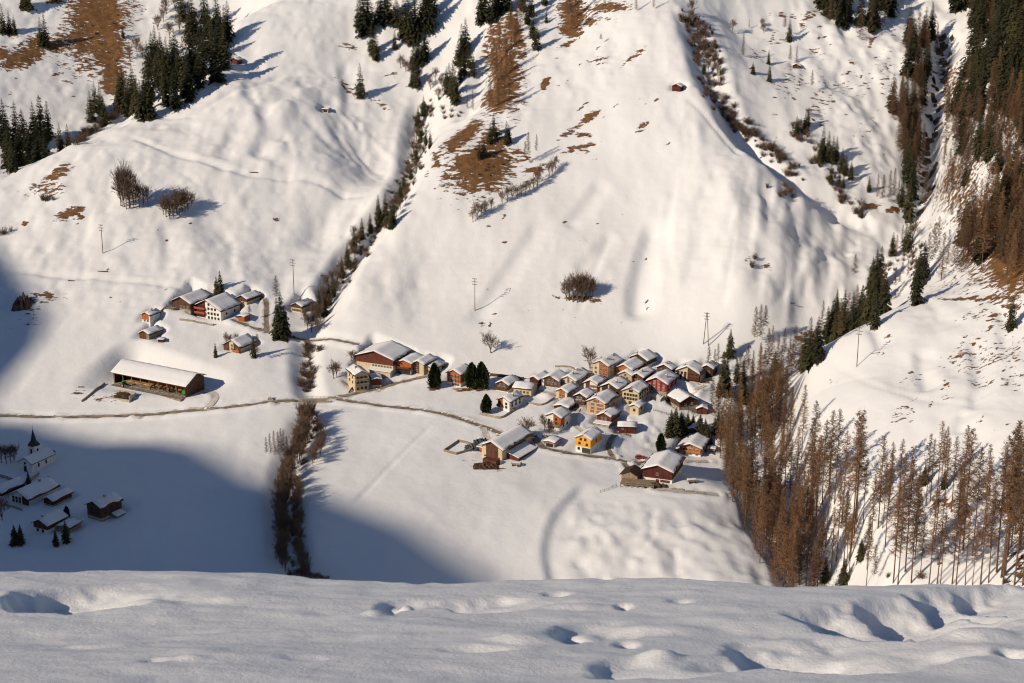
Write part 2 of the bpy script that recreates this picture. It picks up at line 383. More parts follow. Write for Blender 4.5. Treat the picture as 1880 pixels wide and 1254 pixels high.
# avalanche debris on the gully bank
P_ = ground(665, 262); q = np.exp(-(((GX-P_[0])/14)**2+((GY-P_[1])/22)**2))
Z += q*(0.7*lattice_noise(GX, GY, 2.6, 14, 14, 0.7)+0.35*lattice_noise(GX, GY, 2.6, 4, 15))
P_ = ground(1185, 800); q = np.exp(-(((GX-P_[0])/9)**2+((GY-P_[1])/14)**2))
Z += q*(0.45*lattice_noise(GX, GY, 2.6, 4, 16)+0.25*lattice_noise(GX, GY, 1.6, 2.6, 17))
# trampled and ploughed ground between the houses
P_ = ground(1130, 740); q = np.exp(-(((GX-P_[0])/32)**2+((GY-P_[1])/42)**2)**2)
Z += q*(0.22*ridged(3.2, 5, 61, 0.4)+0.12*lattice_noise(GX, GY, 2.5, 2.5, 62))
# roads: level the ground under them
ROADS = [('road', 'asphalt', 1.45, [(-60,762),(0,764),(100,766),(200,765),(300,760),(400,751),(480,741),(545,735),(600,733),(660,722),(720,706),(760,696),(792,690)]),
         ('road', 'asphalt', 1.3, [(618,733),(680,742),(760,751),(830,764),(890,784),(935,803),(965,815),(1000,823),(1040,832),(1090,838),(1130,844),(1165,852),(1190,846)]),
         ('lane', 'asphalt', 1.1, [(1128,842),(1116,828),(1118,812),(1132,795),(1135,785)]),
         ('lane', 'asphalt', 1.1, [(1146,850),(1158,868),(1172,885)]),
         ('lane', 'asphalt', 1.3, [(1000,823),(988,812),(980,800)]),
         ('lane', 'asphalt', 1.1, [(420,583),(455,600),(500,612),(540,618),(590,622),(640,630),(690,640)]),
         ('lane', 'asphalt', 1.1, [(490,612),(489,585),(490,560),(487,545),(470,532),(455,525)]),
         ('path', 'trodden', 1.3, [(888,785),(893,805),(905,822)])]
ROADS += [('path', 'trodden', 1.5, [(1185,845),(1215,846),(1250,846),(1300,848)]), ('path', 'trodden', 1.6, [(1205,898),(1250,902),(1300,906),(1318,909)]), ('path', 'trodden', 1.3, [(1240,742),(1262,728),(1282,712),(1296,708)]),
          ('path', 'trodden', 1.1, [(1085,800),(1062,790),(1052,770),(1060,750)]), ('path', 'trodden', 1.6, [(385,745),(400,728),(385,715),(372,706)]), ('path', 'trodden', 1.2, [(960,700),(985,714),(1000,722),(1020,724)])]
RL = []
for nm, mt, hw, pts in ROADS:
    L = resample(line(pts), 2.0); RL.append((nm, mt, hw, L))
    zc = height(L[:, 0], L[:, 1])
    for _ in range(12): zc[1:-1] = 0.25*zc[:-2]+0.5*zc[1:-1]+0.25*zc[2:]
    sl_, D, S, U = dist_line(L, hw+4)
    tgt = np.interp(U*(len(L)-1), np.arange(len(L)), zc)
    f = np.clip((hw+3.2-D)/2.4, 0, 1); f = f*f*(3-2*f)
    bank = 0.75*np.exp(-((D-hw-1.0)/0.7)**2)
    Z[sl_] = Z[sl_]*(1-f)+tgt*f + bank*(0.55+0.55*lattice_noise(GX[sl_], GY[sl_], 3, 3, 21))
# ------------------------------------------------------------------ bare ground showing through the snow (a vertex mask, broken up by noise in the material)
BARE = np.zeros_like(Z)
def bare(px, py, rx, ry, ang=0, st=1.0):
    c = ground(px, py)[:2]; a = R(ang)
    ex = ground(px+rx*math.cos(a), py-rx*math.sin(a))[:2]-c; ey = ground(px-ry*math.sin(a), py-ry*math.cos(a))[:2]-c
    lim = 3*max(np.hypot(*ex), rx/3.2)
    if np.hypot(*ex) > 3*rx/3.0 or np.hypot(*ey) > 8*ry/3.0: return
    Mx = np.linalg.inv(np.array([ex, ey]).T+1e-6*np.eye(2))
    r = 1.9*(np.hypot(*ex)+np.hypot(*ey))+3
    i0, i1 = max(0, int((c[0]-r-X0)/GS)), min(len(gx), int((c[0]+r-X0)/GS)+2)
    j0, j1 = max(0, int((c[1]-r-Y0)/GS)), min(len(gy), int((c[1]+r-Y0)/GS)+2)
    s_ = (slice(j0, j1), slice(i0, i1)); dx = GX[s_]-c[0]; dy = GY[s_]-c[1]
    q = np.hypot(Mx[0, 0]*dx+Mx[0, 1]*dy, Mx[1, 0]*dx+Mx[1, 1]*dy)
    BARE[s_] = np.maximum(BARE[s_], st*np.clip(1.5-0.75*q, 0, 1))
for a in [(180,30,46,36,0,1),(165,75,48,26,0,.85),(110,82,36,11,8,.8),(45,102,34,14,18,.95),(170,112,40,22,0,.62),(208,140,20,30,0,.9),(885,305,52,36,10,.95),(925,120,24,80,8,.95),(1855,470,42,62,0,1),(1835,400,40,40,0,.8),(1800,455,40,26,20,.75),(178,35,38,30,0,1),(195,85,28,38,0,1),(160,85,40,9,-10,1),(205,130,13,30,0,1),(50,98,24,10,20,1),(78,78,22,14,0,.9),(5,98,9,9,0,1),(150,110,40,30,0,.45),(100,3,14,5,0,1),
          (250,20,14,20,0,.45),(232,95,14,30,0,.5),(306,155,12,5,0,1),(22,65,9,5,0,.8),(330,85,5,3,0,.8),
          (922,130,15,70,8,1),(945,60,12,40,15,.9),(915,180,24,22,30,1),(895,300,45,32,10,.85),(850,250,38,10,38,1),(905,262,22,28,0,.8),(875,330,30,15,20,.8),(800,290,6,14,30,.7),(960,285,26,10,-40,.5),(820,270,40,8,38,.5),
          (1052,25,20,26,0,1),(1046,55,18,12,0,1),(1120,12,30,8,0,.9),(1082,38,14,7,10,.8),(1040,82,16,4,30,.8),(1000,155,5,13,-25,.9),(1110,35,14,5,0,.6),(1100,110,18,8,0,.45),
          (1085,213,16,6,35,.9),(1050,240,26,5,35,.7),(1065,272,26,5,15,.8),(1072,248,12,5,0,.8),(1180,232,12,5,42,.8),(1175,95,5,14,-40,.7),(1155,108,16,2,35,.7),(1070,195,14,2,40,.7),(985,310,16,6,15,.8),(1004,150,4,10,-30,.8),(970,335,8,4,20,.6),
          (1850,480,36,60,0,1),(1815,400,40,50,0,.78),(1860,330,30,50,0,.75),(1870,400,22,50,0,.85),(1830,430,22,16,30,.8),(1800,500,30,22,30,.6),(1835,270,60,80,0,.55),(1770,330,40,60,30,.45),(1760,240,30,55,30,.74),(1745,150,22,45,20,.66),(1775,200,26,45,20,.72),(1755,330,36,36,20,.68),(1780,390,30,32,30,.66),(1700,330,26,60,10,.5),(1875,225,10,25,0,.8),(1760,275,10,10,0,.8),(1800,548,70,4,3,.85),(1760,520,50,26,-15,.42),(1850,560,30,6,0,.8),
          (1800,580,40,9,-12,.5),(1830,640,50,30,0,.4),(1775,660,40,24,0,.42),(1790,705,20,8,0,.45),(1665,752,14,5,0,.55),(1650,765,26,9,0,.4),(1675,698,18,8,0,.42),(1860,700,26,14,0,.42),(1740,730,16,3,0,.5),(1530,700,10,3,0,.4),(1870,1040,22,30,0,.6),(1735,922,26,9,0,.6),(1760,935,20,7,0,.5),(1700,960,8,4,0,.5),
          (1452,155,24,22,0,.43),(1512,175,16,36,0,.44),(1505,225,14,12,0,.46),(1440,28,26,6,0,.45),(1490,25,22,8,35,.5),(1560,160,40,40,0,.34),(1620,130,24,30,0,.35),(1425,75,14,12,0,.42),(1590,240,20,16,0,.34),(1385,100,10,12,0,.4),(1500,100,10,18,40,.5),
          (1640,385,14,4,0,.9),(1600,378,14,5,0,.9),(1690,405,20,6,0,.8),(1722,420,20,14,0,.5),(1485,610,22,8,0,.6),(1478,625,18,10,0,.6),(1412,658,14,10,0,.5),(1840,1000,16,12,0,.4),
          (104,318,26,8,25,.8),(85,345,28,12,10,.65),(130,390,20,8,15,.9),(150,398,6,4,0,.8),(45,410,5,5,0,.9),(90,550,18,7,10,.6),(70,545,30,10,0,.5),(85,540,9,3,0,.8),(60,580,30,26,0,.33),
          (640,165,22,8,-30,.6),(700,192,12,6,-30,.6),(640,85,16,6,0,.5),(720,140,12,8,0,.5),(810,340,6,3,0,.4),(900,415,7,2,0,.7),(920,395,9,2,0,.55),(1062,548,34,5,-4,.8),(1040,152,6,3,0,.5),(900,595,4,3,45,.8),(886,595,3,5,45,.8),
          (507,403,6,3,0,.6),(1384,468,10,6,0,.6),(1408,490,5,4,0,.9),(1412,492,6,3,-30,.8),(1332,655,10,4,0,.9),(1292,702,12,4,0,.8),
          (320,740,0.1,0.1,0,0),(200,735,40,6,0,.45),(240,725,40,6,0,.45),(150,715,16,10,30,.5),(900,858,34,7,-10,.55),(515,623,8,5,0,.9),(797,713,10,4,0,.9),(872,714,24,4,0,.9)]:
    bare(*a)
for a in [(330,610,4,3),(640,700,2,2)]: pass
def scatter_bare(n, box, lo, hi, seed):      # small stones and tufts that stick out of the snow
    r = np.random.default_rng(seed)
    for _ in range(n):
        px = r.uniform(box[0], box[2]); py = r.uniform(box[1], box[3]); s = r.uniform(lo, hi)
        bare(px, py, s*r.uniform(1, 2.4), s*0.6, r.uniform(-20, 40), r.uniform(.55, .9))
scatter_bare(26, (860,380,1200,620), 1.2, 2.6, 1); scatter_bare(22, (1000,40,1250,300), 1.5, 3.5, 2)
scatter_bare(40, (1380,20,1640,330), 1.3, 3.0, 3); scatter_bare(55, (1580,560,1880,790), 1.3, 3.2, 4)
scatter_bare(14, (60,340,420,560), 1.3, 2.4, 5); scatter_bare(30, (0,40,240,220), 1.5, 4, 6); scatter_bare(40, (1560,820,1880,1060), 1.5, 3, 7)

def grid_mesh(name, X, Y, Zz, attrs=None):
    nj, ni = X.shape; n = ni*nj
    co = np.stack([X, Y, Zz], -1).reshape(-1, 3).astype(np.float32)
    k = (np.arange(nj-1)[:, None]*ni+np.arange(ni-1)[None]).ravel()
    q = np.stack([k, k+1, k+1+ni, k+ni], -1).astype(np.int32).ravel(); nf = len(k)
    me = bpy.data.meshes.new(name); me.vertices.add(n); me.vertices.foreach_set('co', co.ravel())
    me.loops.add(len(q)); me.loops.foreach_set('vertex_index', q)
    me.polygons.add(nf); me.polygons.foreach_set('loop_start', np.arange(0, 4*nf, 4, dtype=np.int32))
    me.update(calc_edges=True); me.polygons.foreach_set('use_smooth', np.ones(nf, bool))
    for nm, v in (attrs or {}).items():
        a = me.attributes.new(nm, 'FLOAT', 'POINT'); a.data.foreach_set('value', v.astype(np.float32).ravel())
    me.update(); return me

# ground material: snow, with brown grass and earth wherever the snow has slid or melted off
m, t, b = nmat('snowy_ground'); b.inputs['Roughness'].default_value = 0.65; b.inputs['Specular IOR Level'].default_value = 0.15
at = nd(t, 'ShaderNodeAttribute', attribute_name='bare')
n1 = noise(t, 0.75, 6, 0.68, stretch=(0.30, 0.75, 0.75)); n2 = noise(t, 0.10, 4, 0.6)
e = math_(t, 'ADD', at.outputs['Fac'], math_(t, 'MULTIPLY', math_(t, 'SUBTRACT', n1, 0.5), 2.4))
e = math_(t, 'ADD', e, math_(t, 'MULTIPLY', math_(t, 'SUBTRACT', n2, 0.5), 0.5))
e = math_(t, 'MULTIPLY', e, math_(t, 'GREATER_THAN', at.outputs['Fac'], 0.02))
fac = ramp(t, e, [(0.49, 0.0), (0.56, 1.0)])
g1 = noise(t, 0.35, 5, 0.65); g2 = noise(t, 2.5, 4, 0.6, stretch=(1, 0.5, 0.5))
gv = math_(t, 'ADD', math_(t, 'MULTIPLY', g1, 0.6), math_(t, 'MULTIPLY', g2, 0.4))
grass = ramp(t, gv, [(0.33, (0.065, 0.036, 0.02)), (0.48, (0.165, 0.083, 0.034)), (0.68, (0.27, 0.145, 0.062))])
sf = noise(t, 0.02, 4, 0.6)
snow = ramp(t, sf, [(0.35, (0.765, 0.765, 0.775)), (0.65, SNOW_C)])
t.links.new(mixc(t, fac, snow, grass), b.inputs['Base Color'])
prev = None
for sc, dist, st in ((0.16, 0.5, 0.4), (0.6, 0.14, 0.5), (2.2, 0.05, 0.6)):
    bp = nd(t, 'ShaderNodeBump', Strength=st, Distance=dist); t.links.new(noise(t, sc, 5, 0.6), bp.inputs['Height'])
    if prev: t.links.new(prev, bp.inputs['Normal'])
    prev = bp.outputs[0]
bp = nd(t, 'ShaderNodeBump', Strength=0.9, Distance=0.35); t.links.new(math_(t, 'MULTIPLY', fac, math_(t, 'SUBTRACT', g2, 1.1)), bp.inputs['Height']); t.links.new(prev, bp.inputs['Normal'])
t.links.new(bp.outputs[0], b.inputs['Normal']); M['ground'] = m
# foreground snow bank the photographer stands on, and the steep slope under it
def fg_height(X, Y):
    yc = 11.45-0.10*np.sin(X*0.9+0.6)-0.09*np.clip(X,-8,8)+0.10*np.sin(X*2.1)+0.05*lattice_noise(X, X*0, 0.35, 1, 37)+0.03*lattice_noise(X, X*0, 0.12, 1, 38)
    z = -1.6-0.335*np.minimum(Y, yc)
    o = np.maximum(Y-yc, 0); z -= 0.66*o-0.25*0.7*(1-np.exp(-o/0.7))*0.0+0.0
    q = np.clip((yc+0.4-Y)/0.8, 0, 1)
    near = np.clip((60-np.abs(X))/40, 0, 1)*np.clip((Y+40)/30, 0, 1)
    amp = np.where(Y > yc+3, 4.0*np.clip((Y-yc)/60, 0, 1), 1)*near
    z += amp*(0.022*lattice_noise(X, Y, 2.2, 1.6, 31, 0.3)+0.012*lattice_noise(X, Y, 0.8, 0.45, 32)+0.0045*lattice_noise(X, Y, 0.25, 0.17, 33)+0.0012*lattice_noise(X, Y, 0.1, 0.08, 34))
    return z
def fgp(px, py):
    cx = (px-940)/F; cy = (627-py)/F; d = np.array([cx, CP+cy*SP, -SP+cy*CP]); t = -1.6/(d[2]+0.335*d[1]); return t*d
def axis(a, b, dense, step, grow):
    v = list(np.arange(a, b+step/2, step)); s = step
    while v[-1] < dense[1]: s *= grow; v.append(v[-1]+s)
    s = step; lo = []
    x = a
    while x > dense[0]: s *= grow; x -= s; lo.append(x)
    return np.array(lo[::-1]+v)
FX, FY = np.meshgrid(axis(-5.2, 5.2, (-330, 330), 0.032, 1.10), axis(5.5, 12.6, (-70, 424), 0.032, 1.10))
FZ = fg_height(FX, FY)
def dent(px, py, rx, ry, d, ang=0.0, pw=1.0):
    c = fgp(px, py); s = np.hypot(*c[:2])/F; a = R(ang)
    wx = rx*s; wy = ry*s/0.16
    dx = FX-c[0]; dy = FY-c[1]; u = (dx*math.cos(a)+dy*math.sin(a))/wx; v = (-dx*math.sin(a)+dy*math.cos(a))/wy
    wob = 0.10*lattice_noise(FX, FY, 0.30, 0.30, 35)+0.06*lattice_noise(FX, FY, 0.09, 0.09, 36)
    q = np.clip((1.25-np.hypot(u, v)+wob), 0, 1); q = q*q*(3-2*q)
    global FZ
    FZ = FZ-0.72*d*q**pw
for a in [(265,1106,70,9,-0.05),(420,1100,130,8,-0.035),(800,1108,60,9,0.07),(712,1118,22,8,0.09),(748,1112,18,5,-0.06),(690,1128,26,5,-0.04),(930,1100,40,6,0.05),
          (1020,1092,26,5,0.06),(1145,1114,14,6,0.07),(1250,1106,24,4,0.06),(1045,1168,30,12,0.10),(1075,1160,50,8,-0.05),(1150,1178,22,7,0.07),(1210,1206,50,12,-0.08),(1060,1114,70,5,-0.04),(1230,1152,110,7,-0.04),(1330,1218,80,10,0.07),
          (1700,1142,70,8,-0.07),(1800,1168,90,10,-0.08),(1400,1212,70,12,0.08),(1860,1202,26,8,0.10),(1780,1192,80,8,-0.05),(1130,1240,60,10,0.09),(880,1194,90,6,0.05),(280,1224,24,4,0.04),(350,1222,36,4,-0.03),(960,1178,80,8,-0.05),(560,1215,60,5,0.03),(180,1180,90,6,-0.03)]:
    dent(*a)
def drift(px, py, D, B, ramp=9.0):
    """a drift edge or boot hole: steep on the side of the sun, filling back up gently on the far side"""
    global FZ
    c = fgp(px, py); dx = FX-c[0]; dy = FY-c[1]; wob = 0.05*lattice_noise(FX, FY, 0.26, 0.26, int(px) % 89)+0.02*lattice_noise(FX, FY, 0.08, 0.08, int(py) % 83)
    a = dx*LH[0]+dy*LH[1]+wob-0.18*np.minimum(1, ((-dx*LH[1]+dy*LH[0])/B)**2); b = np.abs(-dx*LH[1]+dy*LH[0])/B+wob*1.2
    up = np.clip((a+.07)/.14, 0, 1); up = up*up*(3-2*up); down = np.clip(1-np.maximum(a, 0)/(ramp*D), 0, 1); down = down*down*(3-2*down)
    side = np.clip((1.15-b)/.55, 0, 1); side = side*side*(3-2*side)
    FZ = FZ-D*up*down*side
for a in [(20,1112,.13,.34),(85,1100,.07,.22),(812,1116,.085,.24),(700,1114,.045,.16),(1525,1152,.20,.46),(1625,1126,.12,.34),(1712,1108,.12,.32),(1795,1098,.13,.30),(1405,1218,.14,.42),(1120,1236,.06,.25),(1030,1166,.06,.22),(1380,1190,.04,.3)]: drift(a[0], a[1], a[2]*1.2, a[3]*1.25)
fgo = tag(link('snow_bank', grid_mesh('snow_bank', FX, FY, FZ)), 'foreground bank of trodden snow with footprints', 'snow bank', kind='structure')
fgo.data.materials.append(M['near_snow'])

# the mountain behind the camera, left, whose ridge shades the lower valley
CU = np.array([-600, 100, 300, 436, 471, 508, 536, 576, 592, 607, 627, 639, 649, 664, 683, 696, 711, 730, 750, 800, 1000, 1500, 2200])
CV = np.array([-260, -170, -125, -94, -91, -96, -104, -105, -110, -121, -127, -128, -135, -133, -115, -99, -86, -80, -74, -60, -10, -60, -260])
S0 = -1150.0
mu = np.r_[np.arange(-600, 400, 25.0), np.arange(400, 800, 4.0), np.arange(800, 2201, 25.0)]
mv = np.r_[np.linspace(-1, 0, 24), np.linspace(0, 1, 24)[1:]]
MU, MVv = np.meshgrid(mu, mv)
crest = np.interp(MU, CU, CV)-math.tan(SUN_EL)*S0
span = (crest+420)/0.80; off = MVv*span
MZ = crest-np.abs(off)*0.80
ro = np.abs(MVv)
MZ += np.minimum(ro*3, 1)*np.minimum((1-ro)*4, 1)*(14*lattice_noise(MU, off, 90, 120, 41)+6*lattice_noise(MU, off, 30, 40, 42))*(MVv != 0)*np.where(MZ < crest-4, 1, 0)
MZ = np.minimum(MZ, crest-np.abs(off)*0.60)
SX = S0+off
MXx = SX*LH[0]-MU*LH[1]; MYy = SX*LH[1]+MU*LH[0]
mo = tag(link('mountain', grid_mesh('mountain', MXx, MYy, MZ, {'bare': np.zeros_like(MZ)})), 'snowy mountain ridge that shades the lower valley', 'mountain', kind='structure')
mo.data.materials.append(M['ground'])
# ------------------------------------------------------------------ buildings
def win_mesh(name, w, h, fr, shutter=None):
    mb = MB(); mb.box(-w/2, w/2, -0.05, 0.04, 0, h, 0); f = 0.08
    for a, b_, c, d in ((-w/2-f, -w/2, -f, h+f), (w/2, w/2+f, -f, h+f), (-w/2, w/2, h, h+f), (-w/2, w/2, -f, 0), (-0.04, 0.04, 0, h)):
        mb.box(a, b_, -0.10, 0.03, c, d, 1)
    mats = [M['pane'], M[fr]]
    if shutter:
        for sx in (-1, 1): mb.box(sx*(w/2+f+0.2)-0.18, sx*(w/2+f+0.2)+0.18, -0.12, 0.0, -f, h+f, 2)
        mats.append(M[shutter])
    return mb.mesh(name, mats)
WIN = {'n': win_mesh('window', .78, 1.0, 'frame'), 'd': win_mesh('window', .82, .95, 'shutter_dark'), 'r': win_mesh('window', 0.62, .95, 'frame', 'shutter_red'), 's': win_mesh('window', .8, 1.0, 'frame', 'shutter_dark'), 'w': win_mesh('window', .85, 1.05, 'white')}
def pad(P, ca, sa, cx, w, l, z, front=1.2, blend=3.2):
    """cut the slope back to a level pad under a building"""
    r = math.hypot(w, l)+8; i0, i1 = int((P[0]-r-X0)/GS), int((P[0]+r-X0)/GS)+2; j0, j1 = int((P[1]-r-Y0)/GS), int((P[1]+r-Y0)/GS)+2
    s_ = (slice(max(0, j0), j1), slice(max(0, i0), i1)); dx = GX[s_]-P[0]; dy = GY[s_]-P[1]; x = dx*ca+dy*sa-cx; y = -dx*sa+dy*ca
    d = np.hypot(np.maximum(np.abs(x)-w/2-.3, 0), np.maximum(np.maximum(-front-y, y-l), 0)); f = np.clip(1-d/blend, 0, 1); f = f*f*(3-2*f)
    Z[s_] = np.where(Z[s_] > z, Z[s_]*(1-f)+z*f, Z[s_])
def house(N, gw, sw, eh, th, label, wall='cream', up=None, split=0.5, left=None, right=None, pitch=26, win='n', gwin=(), swin=None, axis='y', snow=0.24, chim=(), balc=None, name='house', cat='house', over=0.7, w=None, l=None, door=None, side_up=None, group=None, sink=4.0, roofm='brown', ground_pt=None, gmat=None):
    """N: where the near corner of the house meets the ground in the photograph; gw/sw/eh: pixels of gable, side wall and eave there"""
    P = np.array(ground_pt) if ground_pt is not None else ground(*N); s = scale_at(P); a = R(th); el = math.atan2(-P[2], P[1])
    w = w or gw/(s*math.cos(a)); l = l or min(28, max(4.5, sw/(s*max(0.2, abs(math.sin(a)))))); h = eh/(s*math.cos(el))
    cx = -w/2 if th >= 0 else w/2     # near corner is the right one when the gable looks left
    ca, sa = math.cos(-a), math.sin(-a); pad(P, ca, sa, cx, w, l, P[2])
    o = empty(name, (P[0]+ca*cx, P[1]+sa*cx, P[2]), -a); tag(o, label, cat, group)
    tp = math.tan(R(pitch)); X2 = axis == 'x'
    def rz(x, y): return h+(w/2-abs(x))*tp if not X2 else h+(l/2-abs(y-l/2))*tp
    h1 = h*split if up else None
    # walls: one body, its upper storey a separate timber part where the photo shows it
    mb = MB(); gab = [(-w/2, 0), (w/2, 0), (w/2, h), (0, h+w/2*tp), (-w/2, h)]
    if X2: gab2 = [(0, 0), (l, 0), (l, h), (l/2, h+l/2*tp), (0, h)]
    if up:
        mb.box(-w/2+.04, w/2-.04, .04, l-.04, -sink, h1)
        u = MB()
        if X2: u.prism([(0, h1), (l, h1), (l, h), (l/2, h+l/2*tp), (0, h)], 'x', -w/2, w/2)
        else: u.prism([(-w/2, h1), (w/2, h1), (w/2, h), (0, h+w/2*tp), (-w/2, h)], 'y', 0, l)
        u.build('timber_wall' if up in WOODS else 'upper_wall', M[up], o)
    else:
        g = [(p[0], p[1] if p[1] > 0 else -sink) for p in (gab2 if X2 else gab)]
        mb.prism(g, 'x' if X2 else 'y', -w/2 if X2 else 0, w/2 if X2 else l)
    wl = mb.build('wall', M[wall], o)
    def panel(x0, x1, z0, m, nm):
        pts = [(x0, z0), (x1, z0), (x1, rz(x1, 0)-.03)]
        if x0 < 0 < x1 and not X2: pts.append((0, rz(0, 0)-.03))
        pts.append((x0, rz(x0, 0)-.03)); p = MB(); p.prism(pts, 'y', -0.10, 0.02); p.build(nm, M[m], o)
    if left: panel(-w/2-.05, -w/2+w*left[1], h*left[2], left[0], 'timber_panel')
    if right: panel(w/2-w*right[1], w/2+.05, h*right[2], right[0], 'timber_panel')
    if gmat: panel(-w/2+w*gmat[1], -w/2+w*gmat[2], h*gmat[3], gmat[0], 'timber_panel')
    # roof with its load of snow
    ov = over; tk = 0.22
    W_, L_ = (l, w) if X2 else (w, l)
    def chev(wo, z0, z1):
        xe = W_/2+wo; return [(-xe, h-wo*tp+z0), (0, h+W_/2*tp+z0), (xe, h-wo*tp+z0), (xe, h-wo*tp+z1), (0, h+W_/2*tp+z1), (-xe, h-wo*tp+z1)]
    rf = MB(); rf.prism(chev(ov, .01, tk), 'y', -ov, L_+ov*.8)
    roof = rf.build('roof', M[roofm], o)
    if snow:
        sn = MB(); xs = np.linspace(-1, 1, 15); ys = np.linspace(-ov+.10, L_+ov*.8-.10, max(4, int(L_/1.6))); top = []; xe = W_/2+ov-.08
        seed = int(rng.integers(1e6)); snow = snow*float(rng.uniform(.75, 1.3)); slip = (float(rng.uniform(0, .16)), float(rng.uniform(0, .16)))
        for y in ys:
            for x in xs:
                rag = abs(float(lattice_noise(np.array([y*1.0]), np.array([x*3.0+9]), 2.2, 2, seed % 89)[0])); X = x*xe*(1-(slip[x > 0]*min(1.5, rag) if abs(x) > .99 else slip[x > 0]*.75*min(1.5, rag) if abs(x) > .84 else 0)); edge = min(1, (1-abs(x))*9+0.55)*(min(1, 0.6+2.2*min(y-ys[0], ys[-1]-y))); ridge = math.sqrt(X*X+.04)
                nz = 0.08*math.sin(X*1.3+seed)+0.06*math.sin(y*1.7+seed*.7)+float(lattice_noise(np.array([X]), np.array([y]), 1.6, 1.6, seed % 97)[0])*0.05
                top.append((X, y, h+W_/2*tp-ridge*tp+tk+max(0.05, (snow+nz)*edge)))
        nx = len(xs); sn.v = list(top)+[(v[0], v[1], h+W_/2*tp-abs(v[0])*tp+tk+.008) for v in top]; nt_ = len(top)
        for j in range(len(ys)-1):
            for i in range(nx-1):
                k = j*nx+i; sn.f.append((k, k+1, k+1+nx, k+nx)); sn.m.append(0)
        for j in range(len(ys)-1):
            for i in (0, nx-1):
                k = j*nx+i; q = (k, k+nx, k+nx+nt_, k+nt_); sn.f.append(q if i == 0 else q[::-1]); sn.m.append(0)
        for i in range(nx-1):
            for j in (0, len(ys)-1):
                k = j*nx+i; q = (k+1, k, k+nt_, k+1+nt_); sn.f.append(q if j == 0 else q[::-1]); sn.m.append(0)
        so = sn.build('roof_snow', M['roof_snow'], roof, smooth=True)
    if X2:
        for q in (roof,): q.rotation_euler = (0, 0, R(-90)); q.location = (-w/2, l/2, 0)
    for cxn, cyn in chim:
        z = rz(cxn*w/2, cyn*l); c = MB(); X, Y = cxn*w/2, cyn*l
        c.box(X-.35, X+.35, Y-.35, Y+.35, z-.3, z+1.25, 0); c.box(X-.45, X+.45, Y-.45, Y+.45, z+1.25, z+1.40, 1); c.box(X-.4, X+.4, Y-.4, Y+.4, z+1.40, z+1.62, 2)
        co = c.build('chimney', [M['stone'], M['concrete'], M['roof_snow']], None)
        co.parent = roof
        if X2: co.matrix_parent_inverse = (Matrix.Translation((-w/2, l/2, 0)) @ Matrix.Rotation(R(-90), 4, 'Z')).inverted()
    def put(x, y, z, face, kind=win):
        wo_ = link('window', WIN[kind], o); 
        wo_.location = (x, y-(0.10 if (left or right or gmat) else 0.03), z) if face == 'g' else (w/2+.03, y, z) if face == 's' else (-w/2-.03, y, z)
        wo_.rotation_euler = (0, 0, 0 if face == 'g' else R(90) if face == 's' else R(-90))
    for zf, n, x0, x1 in gwin:
        for i in range(n): put(-w/2+w*(x0+(x1-x0)*((i+.5)/n)), 0, h*zf, 'g')
    if swin:
        for zf, n in swin:
            for i in range(n): put(0, l*((i+.7)/(n+.4)), h*zf, 's' if th >= 0 else 'l')
    if balc:
        for zf, x0, x1, bm in balc:
            b_ = MB(); a0, a1 = -w/2+w*x0, -w/2+w*x1; z = h*zf
            b_.box(a0, a1, -1.2, -.11, z-.12, z, 0); b_.box(a0, a1, -1.2, -1.12, z+.12, z+.95, 0); b_.box(a0, a0+.07, -1.12, -.11, z+.12, z+.95, 0); b_.box(a1-.07, a1, -1.12, -.11, z+.12, z+.95, 0)
            for q in np.linspace(a0+.05, a1-.15, 4): b_.box(q, q+.09, -1.115, -1.03, z, z+.12, 0)
            b_.build('balcony', M[bm], o)
    if door:
        dm, x0, x1, hh = door; d = MB(); d.box(-w/2+w*x0, -w/2+w*x1, -.16, .02, 0.05, h*hh); d.build('door', M[dm], o)
    o['dims'] = (w, l, h)
    return o, w, l, h
WOODS = ('brown', 'dark', 'redbrown', 'darkred', 'orange', 'honey', 'grey_wood')
def leanto(o, x0, x1, y0, y1, zh, zl, wallm, snow=0.3, side='y', sink=3.0):
    """small annexe under a single pitched roof, part of its house"""
    mb = MB(); mb.prism([(y0, -sink), (y1, -sink), (y1, zh), (y0, zl)] if side == 'y' else [(x0, -sink), (x1, -sink), (x1, zl), (x0, zh)], 'x' if side == 'y' else 'y', x0 if side == 'y' else y0, x1 if side == 'y' else y1)
    an = mb.build('annexe', M[wallm], o); r = MB(); e = .35
    def pr(d0, d1):
        if side == 'y': return [(y0-e, zl+d0), (y1, zh+d0), (y1, zh+d1), (y0-e, zl+d1)], 'x', x0-e, x1+e
        return [(x0, zh+d0), (x1+e, zl+d0), (x1+e, zl+d1), (x0, zh+d1)], 'y', y0-e, y1+e
    r.prism(*pr(.01, .15), 0); rr = r.build('annexe_roof', M['brown'], an); s = MB(); s.prism(*pr(.155, .15+snow), 0); s.build('annexe_snow', M['roof_snow'], rr, bevel=.07)
def opening(o, x0, x1, z0, z1, m='pane', nm='opening', y=0.0):
    b_ = MB(); b_.box(x0, x1, y-.13, y+.02, z0, z1); return b_.build(nm, M[m], o)
def shedbox(o, y, z): pass
H = house
